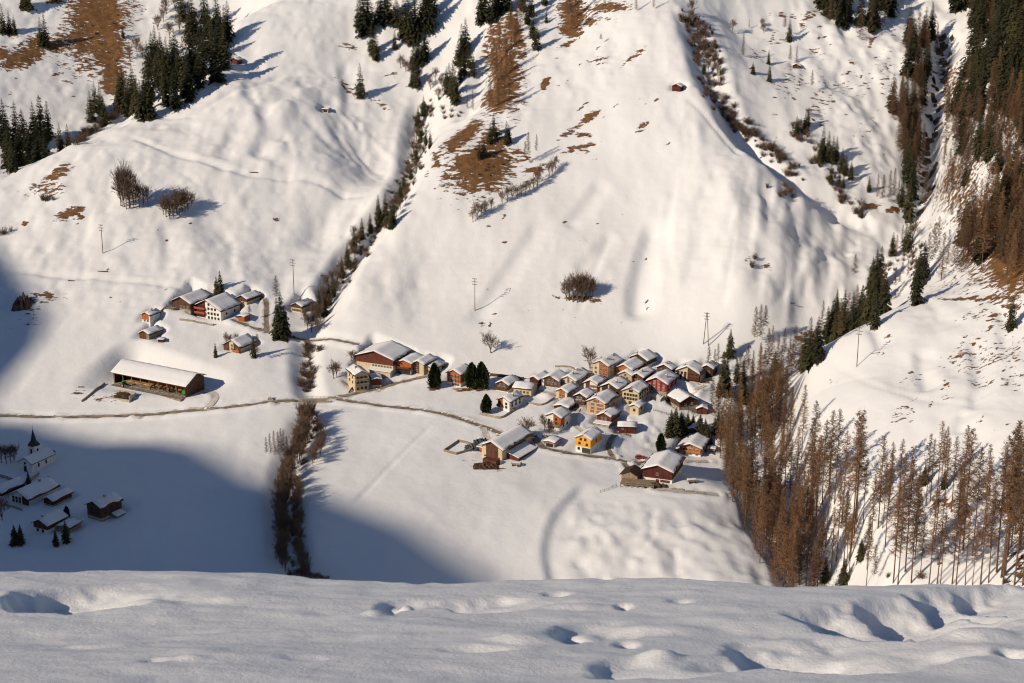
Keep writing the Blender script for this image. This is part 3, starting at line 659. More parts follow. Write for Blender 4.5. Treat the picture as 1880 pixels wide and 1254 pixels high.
# ---- the main village, from the upper edge down
H((1116,694.5),27,28,22,33,'two storey house, cream left half, orange timber right, beside bare tree',wall='cream',right=('orange',.58,.05),gwin=((.25,1,.05,.35),(.6,1,.05,.35),(.2,3,.45,.97),(.55,3,.45,.97),(.88,2,.5,.85)),swin=((.3,3),(.65,3)),chim=((.3,.3),(.2,.75)),win='n')
H((1187.6,676),30,20,14,36,'dark timber house with white posts at the top of the village under a broad roof',wall='white',up='dark',split=.35,gwin=((.45,4,.1,.7),(.05,4,.1,.7)),chim=((-.3,.1),),win='w',balc=((.4,.05,.7,'brown'),))
H((1160,694),24,30,14,30,'low orange red timber house half hidden by the pink gabled one',wall='cream',up='orange',split=.3,gwin=((.5,2,.1,.6),),w=8,l=13)
H((1159.6,702),23,15,12,28,'small house with a pinkish plaster gable and deep snow roof',wall='pink',gwin=((.35,2,.2,.8),(.8,1,.4,.6)))
H((1180,704),20,24,11,30,'dark brown timber house with red window boxes squeezed left of the red house',wall='brown',gwin=((.3,2,.1,.6),),chim=((.2,.3),),win='r')
H((1223.5,724),36,23,19,26,'crimson red painted house with white windows and stone ground floor',wall='stone',up='red',split=.22,gwin=((.32,4,.06,.95),(.62,4,.06,.95),(.95,2,.33,.67)),swin=((.35,2),(.65,2)),chim=((.55,.4),),win='w',over=.9)
H((1232,690),25,10,12,28,'small brown timber house between the red house and the nine window house',wall='cream',up='brown',split=.4,gwin=((.5,2,.15,.7),),chim=((.1,.3),))
H((1285,703),46,24,15,26,'broad house, cream half with nine windows, red timber half with balconies',wall='cream',right=('brown',.48,.05),gwin=((.2,3,.04,.5),(.5,3,.04,.5),(.82,3,.1,.5),(.35,2,.6,.95),(.7,2,.6,.95)),chim=((-.3,.2),),balc=((.3,.55,1.0,'darkred'),(.62,.55,1.0,'redbrown')),win='d',l=9)
H((1308,692),20,8,15,24,'dark barn behind thin larches at the eastern village edge',wall='dark',l=7,name='barn',cat='barn',gwin=((.4,2,.2,.8),))
H((1172,744.5),29,22,23,27,'pale yellow house with two rows of dark shuttered windows',wall='cream',gwin=((.36,5,.08,.95),(.66,5,.08,.95),(.98,2,.42,.62)),swin=((.36,4),(.66,4)),win='d',door=('shutter_dark',.4,.58,.24),chim=())
H((1136,729),34,20,13,30,'wide barn of dark timber between white masonry piers',wall='cream',left=('dark',.0,0.1),gmat=('dark',.12,.42,.0),right=('dark',.5,0.0),chim=((.35,.3),),name='barn',cat='barn',l=11)
H((1096,722),24,14,16,26,'white and brown house with red shutters in front of the wide pier barn',wall='white',gmat=('brown',.15,.45,.25),gwin=((.2,1,.5,.75),(.6,1,.5,.75),(.2,1,.76,1),(.6,1,.76,1)),win='r',l=9)
H((1056.6,713),26,28,13,30,'cream house with wooden gallery and two chimneys on the village edge',wall='cream',gwin=((.25,3,.05,.95),(.65,3,.05,.95),(.98,1,.4,.6)),swin=((.4,3),),chim=((.1,.25),(-.1,.6)),balc=((.3,.05,.5,'brown'),))
H((1025,712),31,8,12,24,'brown timber house with one white column at its left corner',wall='white',gmat=('brown',.17,1.0,.02),gwin=((.4,3,.3,.95),(.75,2,.35,.8)),l=10)
H((987.6,710),15,18,13,33,'dark red timber barn at the western end of the upper row',wall='darkred',name='barn',cat='barn',l=9)
H((933,721),22,15,14,28,'brown timber chalet with a white walled terrace on its left',wall='white',up='brown',split=.3,gwin=((.42,3,.08,.9),(.75,2,.2,.8)),balc=((.32,-.15,.95,'brown'),),l=9)
o,w,l,h=H((975,729),32,12,14,20,'long yellowish house with its snowy roof slope facing down the valley',wall='cream',axis='x',gwin=((.4,4,.1,.9),),pitch=16,l=8)
H((935.3,756.6),21,24,19,35,'white house with a red timber balcony on its left half',wall='white',left=('orange',.42,.3),gwin=((.62,1,.5,.95),(.3,1,.55,.9),(.6,1,.05,.35)),swin=((.4,3),(.7,3)),win='d',balc=((.4,.0,.42,'redbrown'),),chim=((.55,.45),))
H((1041,734),20,21,13,30,'plaster house with a big orange timber panel left of the dark balcony house',wall='cream',gmat=('orange',.28,.78,.05),gwin=((.35,2,.3,.76),),swin=((.4,2),))
H((1076,746),22,17,16,27,'dark brown timber house with a lattice balcony beside the red shuttered house',wall='stone',up='dark',split=.25,gwin=((.35,3,.1,.9),(.68,2,.2,.7)),balc=((.3,.1,.95,'brown'),),win='w')
H((1110.5,763),33,26,21,28,'large pink beige house with red shutters in three rows',wall='pink',gwin=((.12,1,.15,.45),(.1,2,.55,.9),(.4,1,.2,.45),(.4,2,.55,.95),(.72,1,.2,.45),(.72,2,.55,.9),(1.02,2,.4,.62)),swin=((.4,2),),win='r',chim=((-.25,.15),))
o,w,l,h=H((1122,783),26,15,16,27,'brown gabled barn house with a snowy porch roof across its front',wall='stone',up='redbrown',split=.45,gwin=((.62,2,.25,.75),),name='barn',cat='barn',l=9)
leanto(o,-w/2,w/2,-2.6,-.02,h*.42,h*.30,'stone')
H((1167,796.6),31,5,13,6,'small dark red hay barn on its own with a flat lit snow roof',wall='darkred',axis='x',pitch=15,l=5.5,name='barn',cat='barn',gwin=((.6,1,.1,.35),),door=('redbrown',.35,.5,.6))
H((1172,763),15,13,15,28,'tiny cream chapel like cottage with one round topped window',wall='cream',gwin=((.45,1,.3,.7),),win='d',swin=((.5,1),))
H((1043,758),26,20,9,26,'low red brown outbuilding with broad roof behind the orange and white house',wall='redbrown',pitch=15,name='shed',cat='shed')
o,w,l,h=H((1029,791.5),27,18,24,28,'white house with bright orange corner timber above a white ground floor',wall='white',right=('orange',.48,.38),gwin=((.62,1,.1,.35),(.35,1,.1,.35),(.75,1,.58,.85),(.45,1,.58,.85),(.1,2,.1,.6)),swin=((.2,2),),win='d',balc=((.34,.3,1.02,'grey_wood'),))
b_=MB(); b_.box(w/2-.02,w/2+.10,-.05,l*.42,h*.38,h-.02); b_.build('timber_panel',M['orange'],o)
o,w,l,h=H((1083.8,833.6),27,23,26,28,'bright yellow orange house over a white ground floor with green garage door',wall='white',up='yellow',split=.42,gwin=((.85,2,.2,.8),(.56,1,.12,.42),(.52,1,.62,.9),(.18,1,.1,.35)),swin=((.6,1),),win='d',door=('green_door',.45,.97,.36),snow=.12,roofm='metal')
o,w,l,h=H((1017.4,822),17,17,9,28,'small flat garage with orange trim and dark open door by the road',wall='concrete',up='orange',split=.8,pitch=8,name='garage',cat='garage',door=('pane',.15,.85,.7),l=6)
# big stone barn on the road
o,w,l,h=H((922,846),38,46,21,32,'big barn with pale masonry piers and brown plank gate below the road',wall='cream',gmat=('brown',.22,.80,.12),gwin=(),chim=((-.5,.35),),name='barn',cat='barn',over=1.1,l=22)
opening(o,-w*.38,w*.38,.4,h*.10+.5,'brown','door'); b_=MB(); b_.box(w/2-.02,w/2+.08,l*.22,l*.8,h*.45,h*.92); b_.build('opening',M['pane'],o)
leanto(o,w/2+.05,w/2+5.5,l*.15,l*.75,h*.52,h*.22,'redbrown',side='x')
leanto(o,-w/2-4.0,-w/2-.03,3,8,h*.5,h*.45,'orange',side='y')
b_=MB(); b_.box(-w*.1,w*.55,-5.2,-2.4,-2,1.5); b_.build('yard_shed',M['redbrown'],o)
# large red barn at the lower edge
o,w,l,h=H((1233.6,888),52,30,21,20,'large dark red plank barn with white base at the lower village edge',wall='white',up='darkred',split=.28,name='barn',cat='barn',over=1.0,l=17,gwin=((.55,1,.42,.56),),win='n',pitch=20)
opening(o,w*.1,w*.42,.1,h*.22,'redbrown','door'); opening(o,-w*.05,w*.06,.1,h*.22,'redbrown','door')
H((1170,884),24,16,10,22,'old weathered shed with half bare roof on a stilted deck',wall='grey_wood',name='shed',cat='shed',snow=0.0,roofm='dark',l=6.5,w=6.5)
o,w,l,h=H((1286.4,839),38,16,16,20,'honey coloured timber chalet over a white pillared ground floor',wall='white',up='honey',split=.38,gwin=((.55,3,.06,.95),(.92,2,.33,.67),(.1,3,.1,.95)),balc=((.44,.0,1.0,'honey'),),pitch=18,win='w',over=1.2,l=13)
leanto(o,-w/2-2.6,-w/2-.03,.8,4.5,h*.6,h*.5,'honey')
H((1247,753),30,14,14,-22,'brown timber house whose lit roof faces left above the garden grove',wall='stone',up='brown',split=.35,gwin=((.5,2,.15,.85),),l=15,w=9)
H((1298,761),18,5,10,8,'little red brown hay shed with a snow cap above the grove',wall='redbrown',name='shed',cat='shed',l=5,pitch=24)
H((1282,799),21,6,8,12,'small brown hut peeking out between grove and honey chalet',wall='brown',name='hut',cat='hut',l=6)
H((1312,831),13,5,6,15,'tiny snow capped box shed right of the honey chalet',wall='grey_wood',name='shed',cat='shed',l=3,pitch=8)
# ---- farm halls west of the village
o,w,l,h=H((722,688),70,22,27,24,'huge farm hall with wide red brown gable over cream masonry base',wall='cream',up='redbrown',split=.58,gwin=((.38,7,.42,.97),),name='barn',cat='barn',pitch=18,over=1.0,l=16)
leanto(o,-w*.08,w/2,-2.8,-.02,h*.34,h*.25,'cream')
o,w,l,h=H((755,689),27,10,21,24,'reddish timber annexe hall with open dark garages beneath',wall='stone',up='orange',split=.5,name='barn',cat='barn',pitch=18,l=12,balc=((.52,.05,.95,'redbrown'),)); opening(o,-w*.42,w*.42,.1,h*.4,'pane','opening')
H((778,689),22,12,19,26,'brown and cream house at the right end of the farm halls',wall='cream',gmat=('brown',.08,.62,.1),gwin=((.3,2,.12,.58),(.65,2,.12,.58)),l=11)
H((796,687),17,14,9,26,'low cream house tucked behind the round evergreen',wall='cream',gwin=((.3,2,.2,.8),),l=9)
H((812,678),10,6,7,20,'tiny dark cabin above the low cream house',wall='dark',name='hut',cat='hut',l=4,pitch=12)
H((845.5,711),25,12,23,28,'vivid orange timber house on white base between round evergreens',wall='white',up='orange',split=.28,gwin=((.38,3,.1,.9),(.7,3,.1,.9),(.08,2,.4,.9)),swin=((.5,2),),win='s',l=10)
o,w,l,h=H((652,719),24,14,30,-24,'three storey cream house in front of the huge farm hall',wall='cream',gwin=((.1,3,.05,.95),(.42,3,.05,.95),(.72,3,.05,.95)),win='d',l=10,swin=((.4,2),(.7,2)),chim=((-.3,.5),),balc=((.38,0,1,'grey_wood'),(.68,0,1,'grey_wood')))
H((683,712),17,10,15,-10,'brown timber annexe right of the three storey cream house',wall='cream',up='redbrown',split=.3,name='shed',cat='shed',l=7,pitch=12)
# ---- upper left hamlet
H((349.8,572),37,22,15,27,'large brown plank barn at the left end of the upper hamlet',wall='stone',up='brown',split=.2,name='barn',cat='barn',gwin=((.3,3,.4,.95),),over=1.0,l=15)
H((406,589),56,20,19,29,'long white inn with red timber balconies on its left half',wall='white',left=('darkred',.44,.05),gwin=((.04,4,.5,.97),(.44,4,.5,.95),(.88,3,.5,.86),(1.28,1,.5,.64),(.08,4,.02,.44),(.95,3,.14,.46)),swin=((.4,2),),win='d',balc=((.42,.0,.45,'shutter_red'),(.86,.08,.45,'shutter_red')),over=1.1,l=14)
H((453,560),19,22,11,30,'brown over cream cottage right of the twin spruces',wall='cream',up='brown',split=.5,gwin=((.15,2,.2,.8),),l=10)
H((449,591),12,9,9,25,'small orange brown shed at the bend of the hamlet lane',wall='orange',name='shed',cat='shed',l=4.5,pitch=10)
H((275.7,593),16,14,14,28,'small house with orange plank front at the far left of the hamlet',wall='white',gmat=('orange',.0,.85,.35),gwin=((.1,2,.1,.9),),l=7,chim=((.2,.5),))
o,w,l,h=H((274,624),18,20,10,28,'brown hay barn on short stilts below the orange fronted house',wall='grey_wood',gmat=('brown',.0,.7,.0),name='barn',cat='barn',l=9,w=5.5)
H((299,629),9,3,5,8,'tiny wooden box shed beside the stilted hay barn',wall='brown',name='shed',cat='shed',l=2.4,pitch=4,snow=.2)
H((441.7,648),34,14,10,30,'steep roofed chalet with cream middle and brown timber flanks',wall='cream',left=('brown',.34,.0),right=('brown',.40,.0),gwin=((.3,1,.38,.58),(.9,1,.4,.6),(.4,1,.65,.95)),pitch=30,l=11,balc=((.15,.62,1.0,'orange'),))
H((553.6,575),20,15,12,28,'small cream cottage with brown gable above the stream trees',wall='cream',up='brown',split=.68,gwin=((.2,3,.1,.9),),win='s',l=9,chim=((-.2,.4),))
# ---- huts on the high slopes
H((436,118),11,7,8,28,'lonely brown hay hut high on the left snow slope',wall='redbrown',name='hut',cat='hut',l=4.5,w=4.2,snow=.12,roofm='metal',pitch=26)
H((1249,168),12,8,9,24,'lonely dark hut on the crest of the centre spur',wall='darkred',name='hut',cat='hut',l=5,w=4.5,snow=.25)
H((1468,126),10,5,5,15,'tiny hut under two larches in the basin',wall='brown',name='hut',cat='hut',l=4,w=3.8,snow=.45)
H((602,207),10,4,6,18,'small concrete bunker with two dark openings on the left slope',wall='concrete',name='bunker',cat='bunker',l=3.5,pitch=4,snow=.3,gwin=((.2,2,.15,.85),),win='d')
# ---- the shaded hamlet
H((53.6,928.6),41,30,13,28,'largest shaded chalet with white front and dark timber corner',wall='white',right=('dark',.35,.0),gwin=((.12,3,.1,.62),(.55,3,.1,.62)),win='d',l=15,chim=((.1,.7),),over=1.1)
o,w,l,h=H((98,931),20,20,11,28,'dark shaded barn touching the largest chalet on its right',wall='stone',up='dark',split=.3,name='barn',cat='barn',l=10)
H((4,916),25,22,11,28,'shaded house cut off by the left picture edge',wall='white',up='dark',split=.4,l=12)
H((88,981),30,18,16,28,'shaded house with brown timber over a white floor and two windows',wall='white',up='brown',split=.45,gwin=((.12,2,.1,.85),),win='d',l=10,chim=((-.2,.2),))
H((131,979),27,10,10,20,'shaded low garage with overhanging roof behind small spruces',wall='grey_wood',name='garage',cat='garage',pitch=10,l=6)
o,w,l,h=H((187.6,958.5),25,26,25,33,'shaded brown timber house alone in the meadow with a tall chimney',wall='stone',up='brown',split=.25,gwin=((.45,2,.15,.85),(.7,2,.15,.85)),swin=((.45,3),(.7,3)),win='d',chim=((.1,.5),),l=10,w=7.5)
leanto(o,w/2+.03,w/2+2.6,l*.5,l*.9,h*.3,h*.18,'grey_wood',side='x')
# church
def church():
    P = ground(59.2,868.5); s = scale_at(P); a = R(27); w = 28/(s*math.cos(a)); l = 13.0; h = 16/s/.93
    ca, sa = math.cos(-a), math.sin(-a); o = empty('church', (P[0]-ca*w/2, P[1]-sa*w/2, P[2]), -a); tag(o, 'white shaded church with a slim tower and pointed dark spire', 'church')
    tp = math.tan(R(30)); rz = h+w/2*tp
    n = MB(); n.prism([(-w/2, -3), (w/2, -3), (w/2, h), (0, rz), (-w/2, h)], 'y', 0, l)
    # rounded choir end
    arc = [(w/2*.8*math.cos(t_), l+w/2*.8*math.sin(t_)) for t_ in np.linspace(0, math.pi, 8)]; n.prism(arc, 'z', -3, h-.1); n.build('nave', M['white'], o)
    r = MB(); e = .45; r.prism([(-w/2-e, h-e*tp), (0, rz), (w/2+e, h-e*tp), (w/2+e, h-e*tp+.2), (0, rz+.2), (-w/2-e, h-e*tp+.2)], 'y', -.4, l+.3)
    ap = (0, l-1.0, rz+.15)
    for p, q in zip(arc, arc[1:]): r.tri((p[0]*1.08, p[1]+.2, h), (q[0]*1.08, q[1]+.2, h), ap)
    ro = r.build('roof', M['spire'], o); sn = MB(); sn.prism([(-w/2-e+.1, h-e*tp+.21), (0, rz+.21), (w/2+e-.1, h-e*tp+.21), (w/2+e-.1, h-e*tp+.45), (0, rz+.5), (-w/2-e+.1, h-e*tp+.45)], 'y', -.3, l+.2); sn.build('roof_snow', M['roof_snow'], ro, bevel=.06)
    opening(o, -.7, .7, 0, 2.4, 'pane', 'door'); b_ = MB(); b_.tube([(0, -.12, h*.95), (0, .02, h*.95)], [.55, .55], 12); b_.build('round_window', M['pane'], o)
    for y in (l*.3, l*.62): b_ = MB(); b_.box(w/2-.02, w/2+.08, y-.4, y+.4, h*.35, h*.8); b_.build('window', M['pane'], o)
    t = MB(); tx = -w/2+1.0; ty = l*.62; th = 8.2; tw = 1.75; t.box(tx-tw, tx+tw, ty-tw, ty+tw, -3, th)
    to = t.build('tower', M['white'], o)
    for sx, sy in ((0, -1), (1, 0)):
        b_ = MB()
        if sy: b_.box(tx-.45, tx+.45, ty-tw-.06, ty-tw+.05, th-3.2, th-1.3)
        else: b_.box(tx+tw-.05, tx+tw+.06, ty-.45, ty+.45, th-3.2, th-1.3)
        b_.build('belfry_window', M['pane'], to)
    sp = MB(); k = 8; hh = 6.8
    b0 = [(tx+(tw+.35)*1.2*math.cos(2*math.pi*(i+.5)/k), ty+(tw+.35)*1.2*math.sin(2*math.pi*(i+.5)/k), th) for i in range(k)]
    b1 = [(tx+1.2*math.cos(2*math.pi*(i+.5)/k), ty+1.2*math.sin(2*math.pi*(i+.5)/k), th+1.7) for i in range(k)]
    for i in range(k):
        j = (i+1) % k; sp.quad(b0[i], b0[j], b1[j], b1[i]); sp.tri(b1[i], b1[j], (tx, ty, th+hh))
    so = sp.build('spire', M['spire'], to); c = MB(); c.box(tx-.05, tx+.05, ty-.05, ty+.05, th+hh-.3, th+hh+1.3); c.box(tx-.4, tx+.4, ty-.04, ty+.04, th+hh+.6, th+hh+.72); c.build('cross', M['metal'], so)
church()
# long open stable
def stable():
    NL = ground(341, 730); s = scale_at(NL); a = R(29); w = 156/(s*math.cos(a))*.97; l = 12.5; hf = 5.2; hr = 8.6; ca, sa = math.cos(-a), math.sin(-a)
    pad(NL, ca, sa, -w/2, w, l, NL[2], 6.0, 14.0)
    o = empty('stable', (NL[0]-ca*w/2, NL[1]-sa*w/2, NL[2]), -a); tag(o, 'long open fronted cattle stable with a single broad snow covered roof', 'stable')
    b_ = MB(); b_.box(-w/2, w/2, l-.25, l, -3, 6.4); b_.box(-w/2, -w/2+.25, 0, l-.25, -3, 5.1); b_.build('wall', M['dark'], o)
    g = MB(); g.prism([(0, -3), (l-.3, -3), (l-.3, 6.4), (l*.55, hr-.5), (0, hf-.1)], 'x', w/2-.25, w/2); g.build('gable_wall', M['brown'], o)
    fl = MB(); fl.box(-w/2+.3, w/2-.3, .1, l-.3, -3, .12, 0); fl.box(-w/2+.3, w/2-.3, 4.5, 8.2, .121, .45, 1); fl.build('floor', [M['stone'], M['straw']], o)
    pt = MB(); pt.box(-w*.12, w*.49, 6.2, 6.4, .46, 3.4); pt.build('plank_partition', M['orange'], o)
    for i in range(9):
        x = -w/2+.2+(w-.5)*i/8; p = MB(); p.box(x, x+.26, .05, .31, -3, hf-.05); p.box(x+.05, x+.2, .31, 2.2, hf-.35, hf-.15); p.build('post', M['grey_wood'], o)
    k0 = (hr-hf)/(l*.55)
    r = MB(); e = .8; P_ = [(-e, hf-e*k0), (l*.55, hr), (l+.8, 6.4), (l+.8, 6.6), (l*.55, hr+.24), (-e, hf-e*k0+.24)]
    r.prism(P_, 'x', -w/2-1.2, w/2+1.1); ro = r.build('roof', M['brown'], o)
    for i in range(6): t_ = MB(); y = l*.55-i*1.35; t_.box(w/2+1.1, w/2+1.5, y-.12, y+.12, hf+(y)*k0-.1, hf+y*k0+.2); t_.build('rafter_end', M['brown'], ro)
    sn = MB(); n = 60
    prof = [(-e+.08, 0), (-e*.3, .22), (1.5, .20), (4, .24), (l*.55-.2, .26), (l*.55+.5, .22), (l, .2), (l+.7, .05)]
    def zr(y): return (hf+y*k0 if y <= l*.55 else hr-(y-l*.55)*(hr-6.4)/(l*.45+.8))+.25
    xs = np.linspace(-w/2-1.1, w/2+.9, n)
    for i, x in enumerate(xs):
        for y, d in prof: sn.v.append((x, y, zr(y)+d*(1+.25*math.sin(i*.9+y))*(.25 if i in (0, n-1) else 1)+.01))
    m_ = len(prof)
    for i in range(n-1):
        for j in range(m_-1): k = i*m_+j; sn.f.append((k, k+m_, k+m_+1, k+1)); sn.m.append(0)
    sn.build('roof_snow', M['roof_snow'], ro, smooth=True)
    rl = MB()
    for z in (.6, 1.1): rl.box(-w/2+1, w/2-.1, -2.45, -2.4, z, z+.06)
    for i in range(22): x = -w/2+1+(w-1.2)*i/21; rl.box(x, x+.06, -2.5, -2.44, -.5, 1.2)
    rl.build('yard_railing', M['metal'], o)
    yd = MB(); yd.box(-w/2+.5, w/2, -3.2, .08, -3, .06); yd.build('yard_slab', M['asphalt'], o)
    return o, w, l
so, sw_, sl_d = stable(); SM = Matrix.Translation(so.location) @ Matrix.Rotation(so.rotation_euler[2], 4, 'Z')
def in_stable(x, y, z=0.0): return tuple(SM @ Vector((x, y, z)))
# ------------------------------------------------------------------ the ground sheet and the roads, once every building has its level pad
BARE *= 0.86
ter = tag(link('ground', grid_mesh('ground', GX, GY, Z, {'bare': BARE})), 'snow covered valley floor and mountain slopes with brown bare patches', 'ground', kind='structure')
ter.data.materials.append(M['ground'])

# roads as thin sheets on the levelled ground
def strip(L, hw, lift, name, m, lab, ragged=0.25):
    L = np.asarray(L); T = np.gradient(L, axis=0); T /= np.hypot(T[:, 0], T[:, 1])[:, None]+1e-9; Nn = np.c_[T[:, 1], -T[:, 0]]
    offs = np.linspace(-1, 1, 7); rr = np.random.default_rng(len(L))
    P = []
    for o in offs:
        w = hw*(1+ragged*rr.standard_normal(len(L))*0.5) if abs(o) > 0.99 else hw
        P.append(L+Nn*np.reshape(o*w, (-1, 1)))
    P = np.array(P).transpose(1, 0, 2); zz = height(P[..., 0], P[..., 1])+lift
    ob = link(name, grid_mesh(name, P[..., 0], P[..., 1], zz)); ob.data.materials.append(m)
    return tag(ob, lab, name, kind='structure')
RLAB = ['main road along the valley floor past the long stable', 'ploughed village road curving down past the barns', 'narrow lane up beside the yellow house', 'short lane down to the wooden shed', 'lane under the bare tree', 'hamlet lane running down to the stream', 'hamlet lane climbing to the upper cottage', 'trodden path up to the road', 'trodden yard above the red barn', 'muddy strip below the red barn', 'cleared terrace under the nine window house', 'footpath to the pink house', 'packed snow drive to the long stable', 'track to the dark red barn']
for k, (nm, mt, hw, L) in enumerate(RL):
    if mt == 'asphalt': strip(L, hw+0.75, 0.03+0.002*k, 'road_verge', M['trodden'], 'dirty ploughed snow verge of the '+RLAB[k], 0.5)
for k, (nm, mt, hw, L) in enumerate(RL): strip(L, hw, 0.06+0.012*k, nm, M[mt], RLAB[k])

# ------------------------------------------------------------------ trees: a few shaped models of each kind, copied one by one
def rnd(a, b): return random.uniform(a, b)
def blade(mb, p, q, w, m=0, up=None):
    """thin tapering leaf-like strip from p to q"""
    p = Vector(p); q = Vector(q); d = q-p
    s = d.cross(Vector((rnd(-1, 1), rnd(-1, 1), rnd(-1, 1))) if up is None else up)
    if s.length < 1e-6: s = Vector((1, 0, 0))
    s.normalize(); mid = p.lerp(q, 0.45)
    mb.quad(tuple(p), tuple(mid+s*w*0.5), tuple(q), tuple(mid-s*w*0.5), m)
def twig(mb, p, q, w, m=0):
    p = Vector(p); q = Vector(q); d = q-p; s = d.cross(Vector((rnd(-1, 1), rnd(-1, 1), rnd(-1, 1))))
    if s.length < 1e-6: return
    s.normalize(); mb.tri(tuple(p+s*w*0.5), tuple(p-s*w*0.5), tuple(q), m)
def spruce_model(H, rad, base, dens=1.0, full=0.85):
    tr = MB(); tr.tube([(0, 0, -1.2), (0, 0, H*0.5), (0, 0, H*0.97)], [H*0.016, H*0.010, 0.02], 6)
    cr = MB(); z = base*H; 
    while z < H*0.985:
        f = (z/H-base)/(1-base); r = rad*H*(1-f)**full*rnd(0.80, 1.15)*(0.80+0.20*min(1, f*6))+0.30*(1-f)+0.12
        n = int((6+7*(1-f))*dens); a0 = rnd(0, 6.28)
        for k in range(n):
            a = a0+6.283*k/n+rnd(-0.3, 0.3); L = r*rnd(0.5, 1.22); droop = rnd(0.25, 0.6)*L*(1.0-0.8*f)
            c, s = math.cos(a), math.sin(a)
            tip = Vector((c*L, s*L, z-droop)); root = Vector((0, 0, z+0.06*L))
            side = Vector((-s, c, 0))
            w = max(0.5, L*0.55)
            m1 = root.lerp(tip, 0.55)+Vector((0, 0, 0.05*L))
            cr.quad(tuple(root), tuple(m1+side*w*0.5), tuple(tip), tuple(m1-side*w*0.5))
            for j in range(3):      # hanging sprays
                u = rnd(0.35, 0.95); p = root.lerp(tip, u)+side*rnd(-0.3, 0.3)*w
                e = p+Vector((c*rnd(0, .25)*L, s*rnd(0, .25)*L, -rnd(0.25, 0.6)*max(0.6, L*0.45)))+side*rnd(-.2, .2)*L
                blade(cr, p, e, rnd(0.25, 0.5)*max(0.6, L*0.5))
        z += (0.030+0.012*(1-f))*H*rnd(0.8, 1.2)
    blade(cr, (0, 0, H*0.94), (0, 0, H*1.03), 0.25)
    return tr.mesh('spruce_trunk', [M['bark_s']], True), cr.mesh('spruce_crown', [M['needle_s']], True)
def round_conifer_model(H, rad):
    """dense oval evergreen of the gardens"""
    tr = MB(); tr.tube([(0, 0, -1), (0, 0, H*0.9)], [H*0.02, 0.03], 6)
    cr = MB()
    for k in range(2600):
        f = random.random()**0.85; z = H*(0.03+0.95*f)
        env = rad*H*math.sqrt(max(0.0, math.sin(math.pi*min(1, 0.12+0.88*f))))*(0.55+0.45*(1-f))*1.25
        a = rnd(0, 6.283); lump = 1+0.12*math.sin(3*a+7*f)+0.10*math.sin(5*a-9*f)
        r = env*lump*rnd(0.45, 1.02); c, s = math.cos(a), math.sin(a)
        p = Vector((c*r, s*r, z)); e = p+Vector((c*0.35, s*0.35, rnd(0.2, 0.9)))*rnd(0.5, 1.0)
        blade(cr, p-Vector((c, s, 0.3))*0.35, e, rnd(0.6, 1.0))
    return tr.mesh('yew_trunk', [M['bark_s']], True), cr.mesh('yew_crown', [M['needle_y']], True)
def larch_model(H, rad, base, nb, tw, wtw=0.12):
    tr = MB(); bend = (rnd(-.012, .012)*H, rnd(-.012, .012)*H)
    pts = [(bend[0]*math.sin(3.1*i/6), bend[1]*math.sin(3.1*i/6), -1.5+(H+1.3)*i/6) for i in range(7)]
    r0 = 0.0078*H; tr.tube(pts, [r0*(1-0.93*i/6)+0.015 for i in range(7)], 6)
    cr = MB()
    def axis_at(z):
        f = (z+1.5)/(H+1.3); return Vector((bend[0]*math.sin(3.1*f), bend[1]*math.sin(3.1*f), z))
    for k in range(nb):
        f = ((k+random.random())/nb)**0.9; z = H*(base+(0.985-base)*f)
        prof = (1-f)**0.62*min(1, 0.5+f*3.0)
        L = rad*H*prof*rnd(0.55, 1.2)+0.35
        a = rnd(0, 6.283); c, s = math.cos(a), math.sin(a); p = axis_at(z)
        rise = rnd(-0.30, 0.12)+0.30*f
        q1 = p+Vector((c*L*0.6, s*L*0.6, rise*L*0.6-0.10*L)); q = p+Vector((c*L, s*L, rise*L+rnd(-.05, .12)*L))
        twig(cr, p, q1, 0.11+0.02*L); twig(cr, q1, q, 0.10)
        for j in range(int(tw*(0.6+L/2.2))):
            u = rnd(0.12, 1.0); b_ = p.lerp(q1, u/0.6) if u < 0.6 else q1.lerp(q, (u-0.6)/0.4)
            e = b_+Vector((c*rnd(-.1, .6)-s*rnd(-.8, .8), s*rnd(-.1, .6)+c*rnd(-.8, .8), rnd(-0.85, 0.25)))*rnd(0.4, 1.0)*(0.55+0.25*L)
            twig(cr, b_, e, wtw)
    twig(cr, axis_at(H*0.94), (0, 0, H*1.02), 0.15)
    return tr.mesh('larch_trunk', [M['bark_l']], True), cr.mesh('larch_crown', [M['twig_l']])
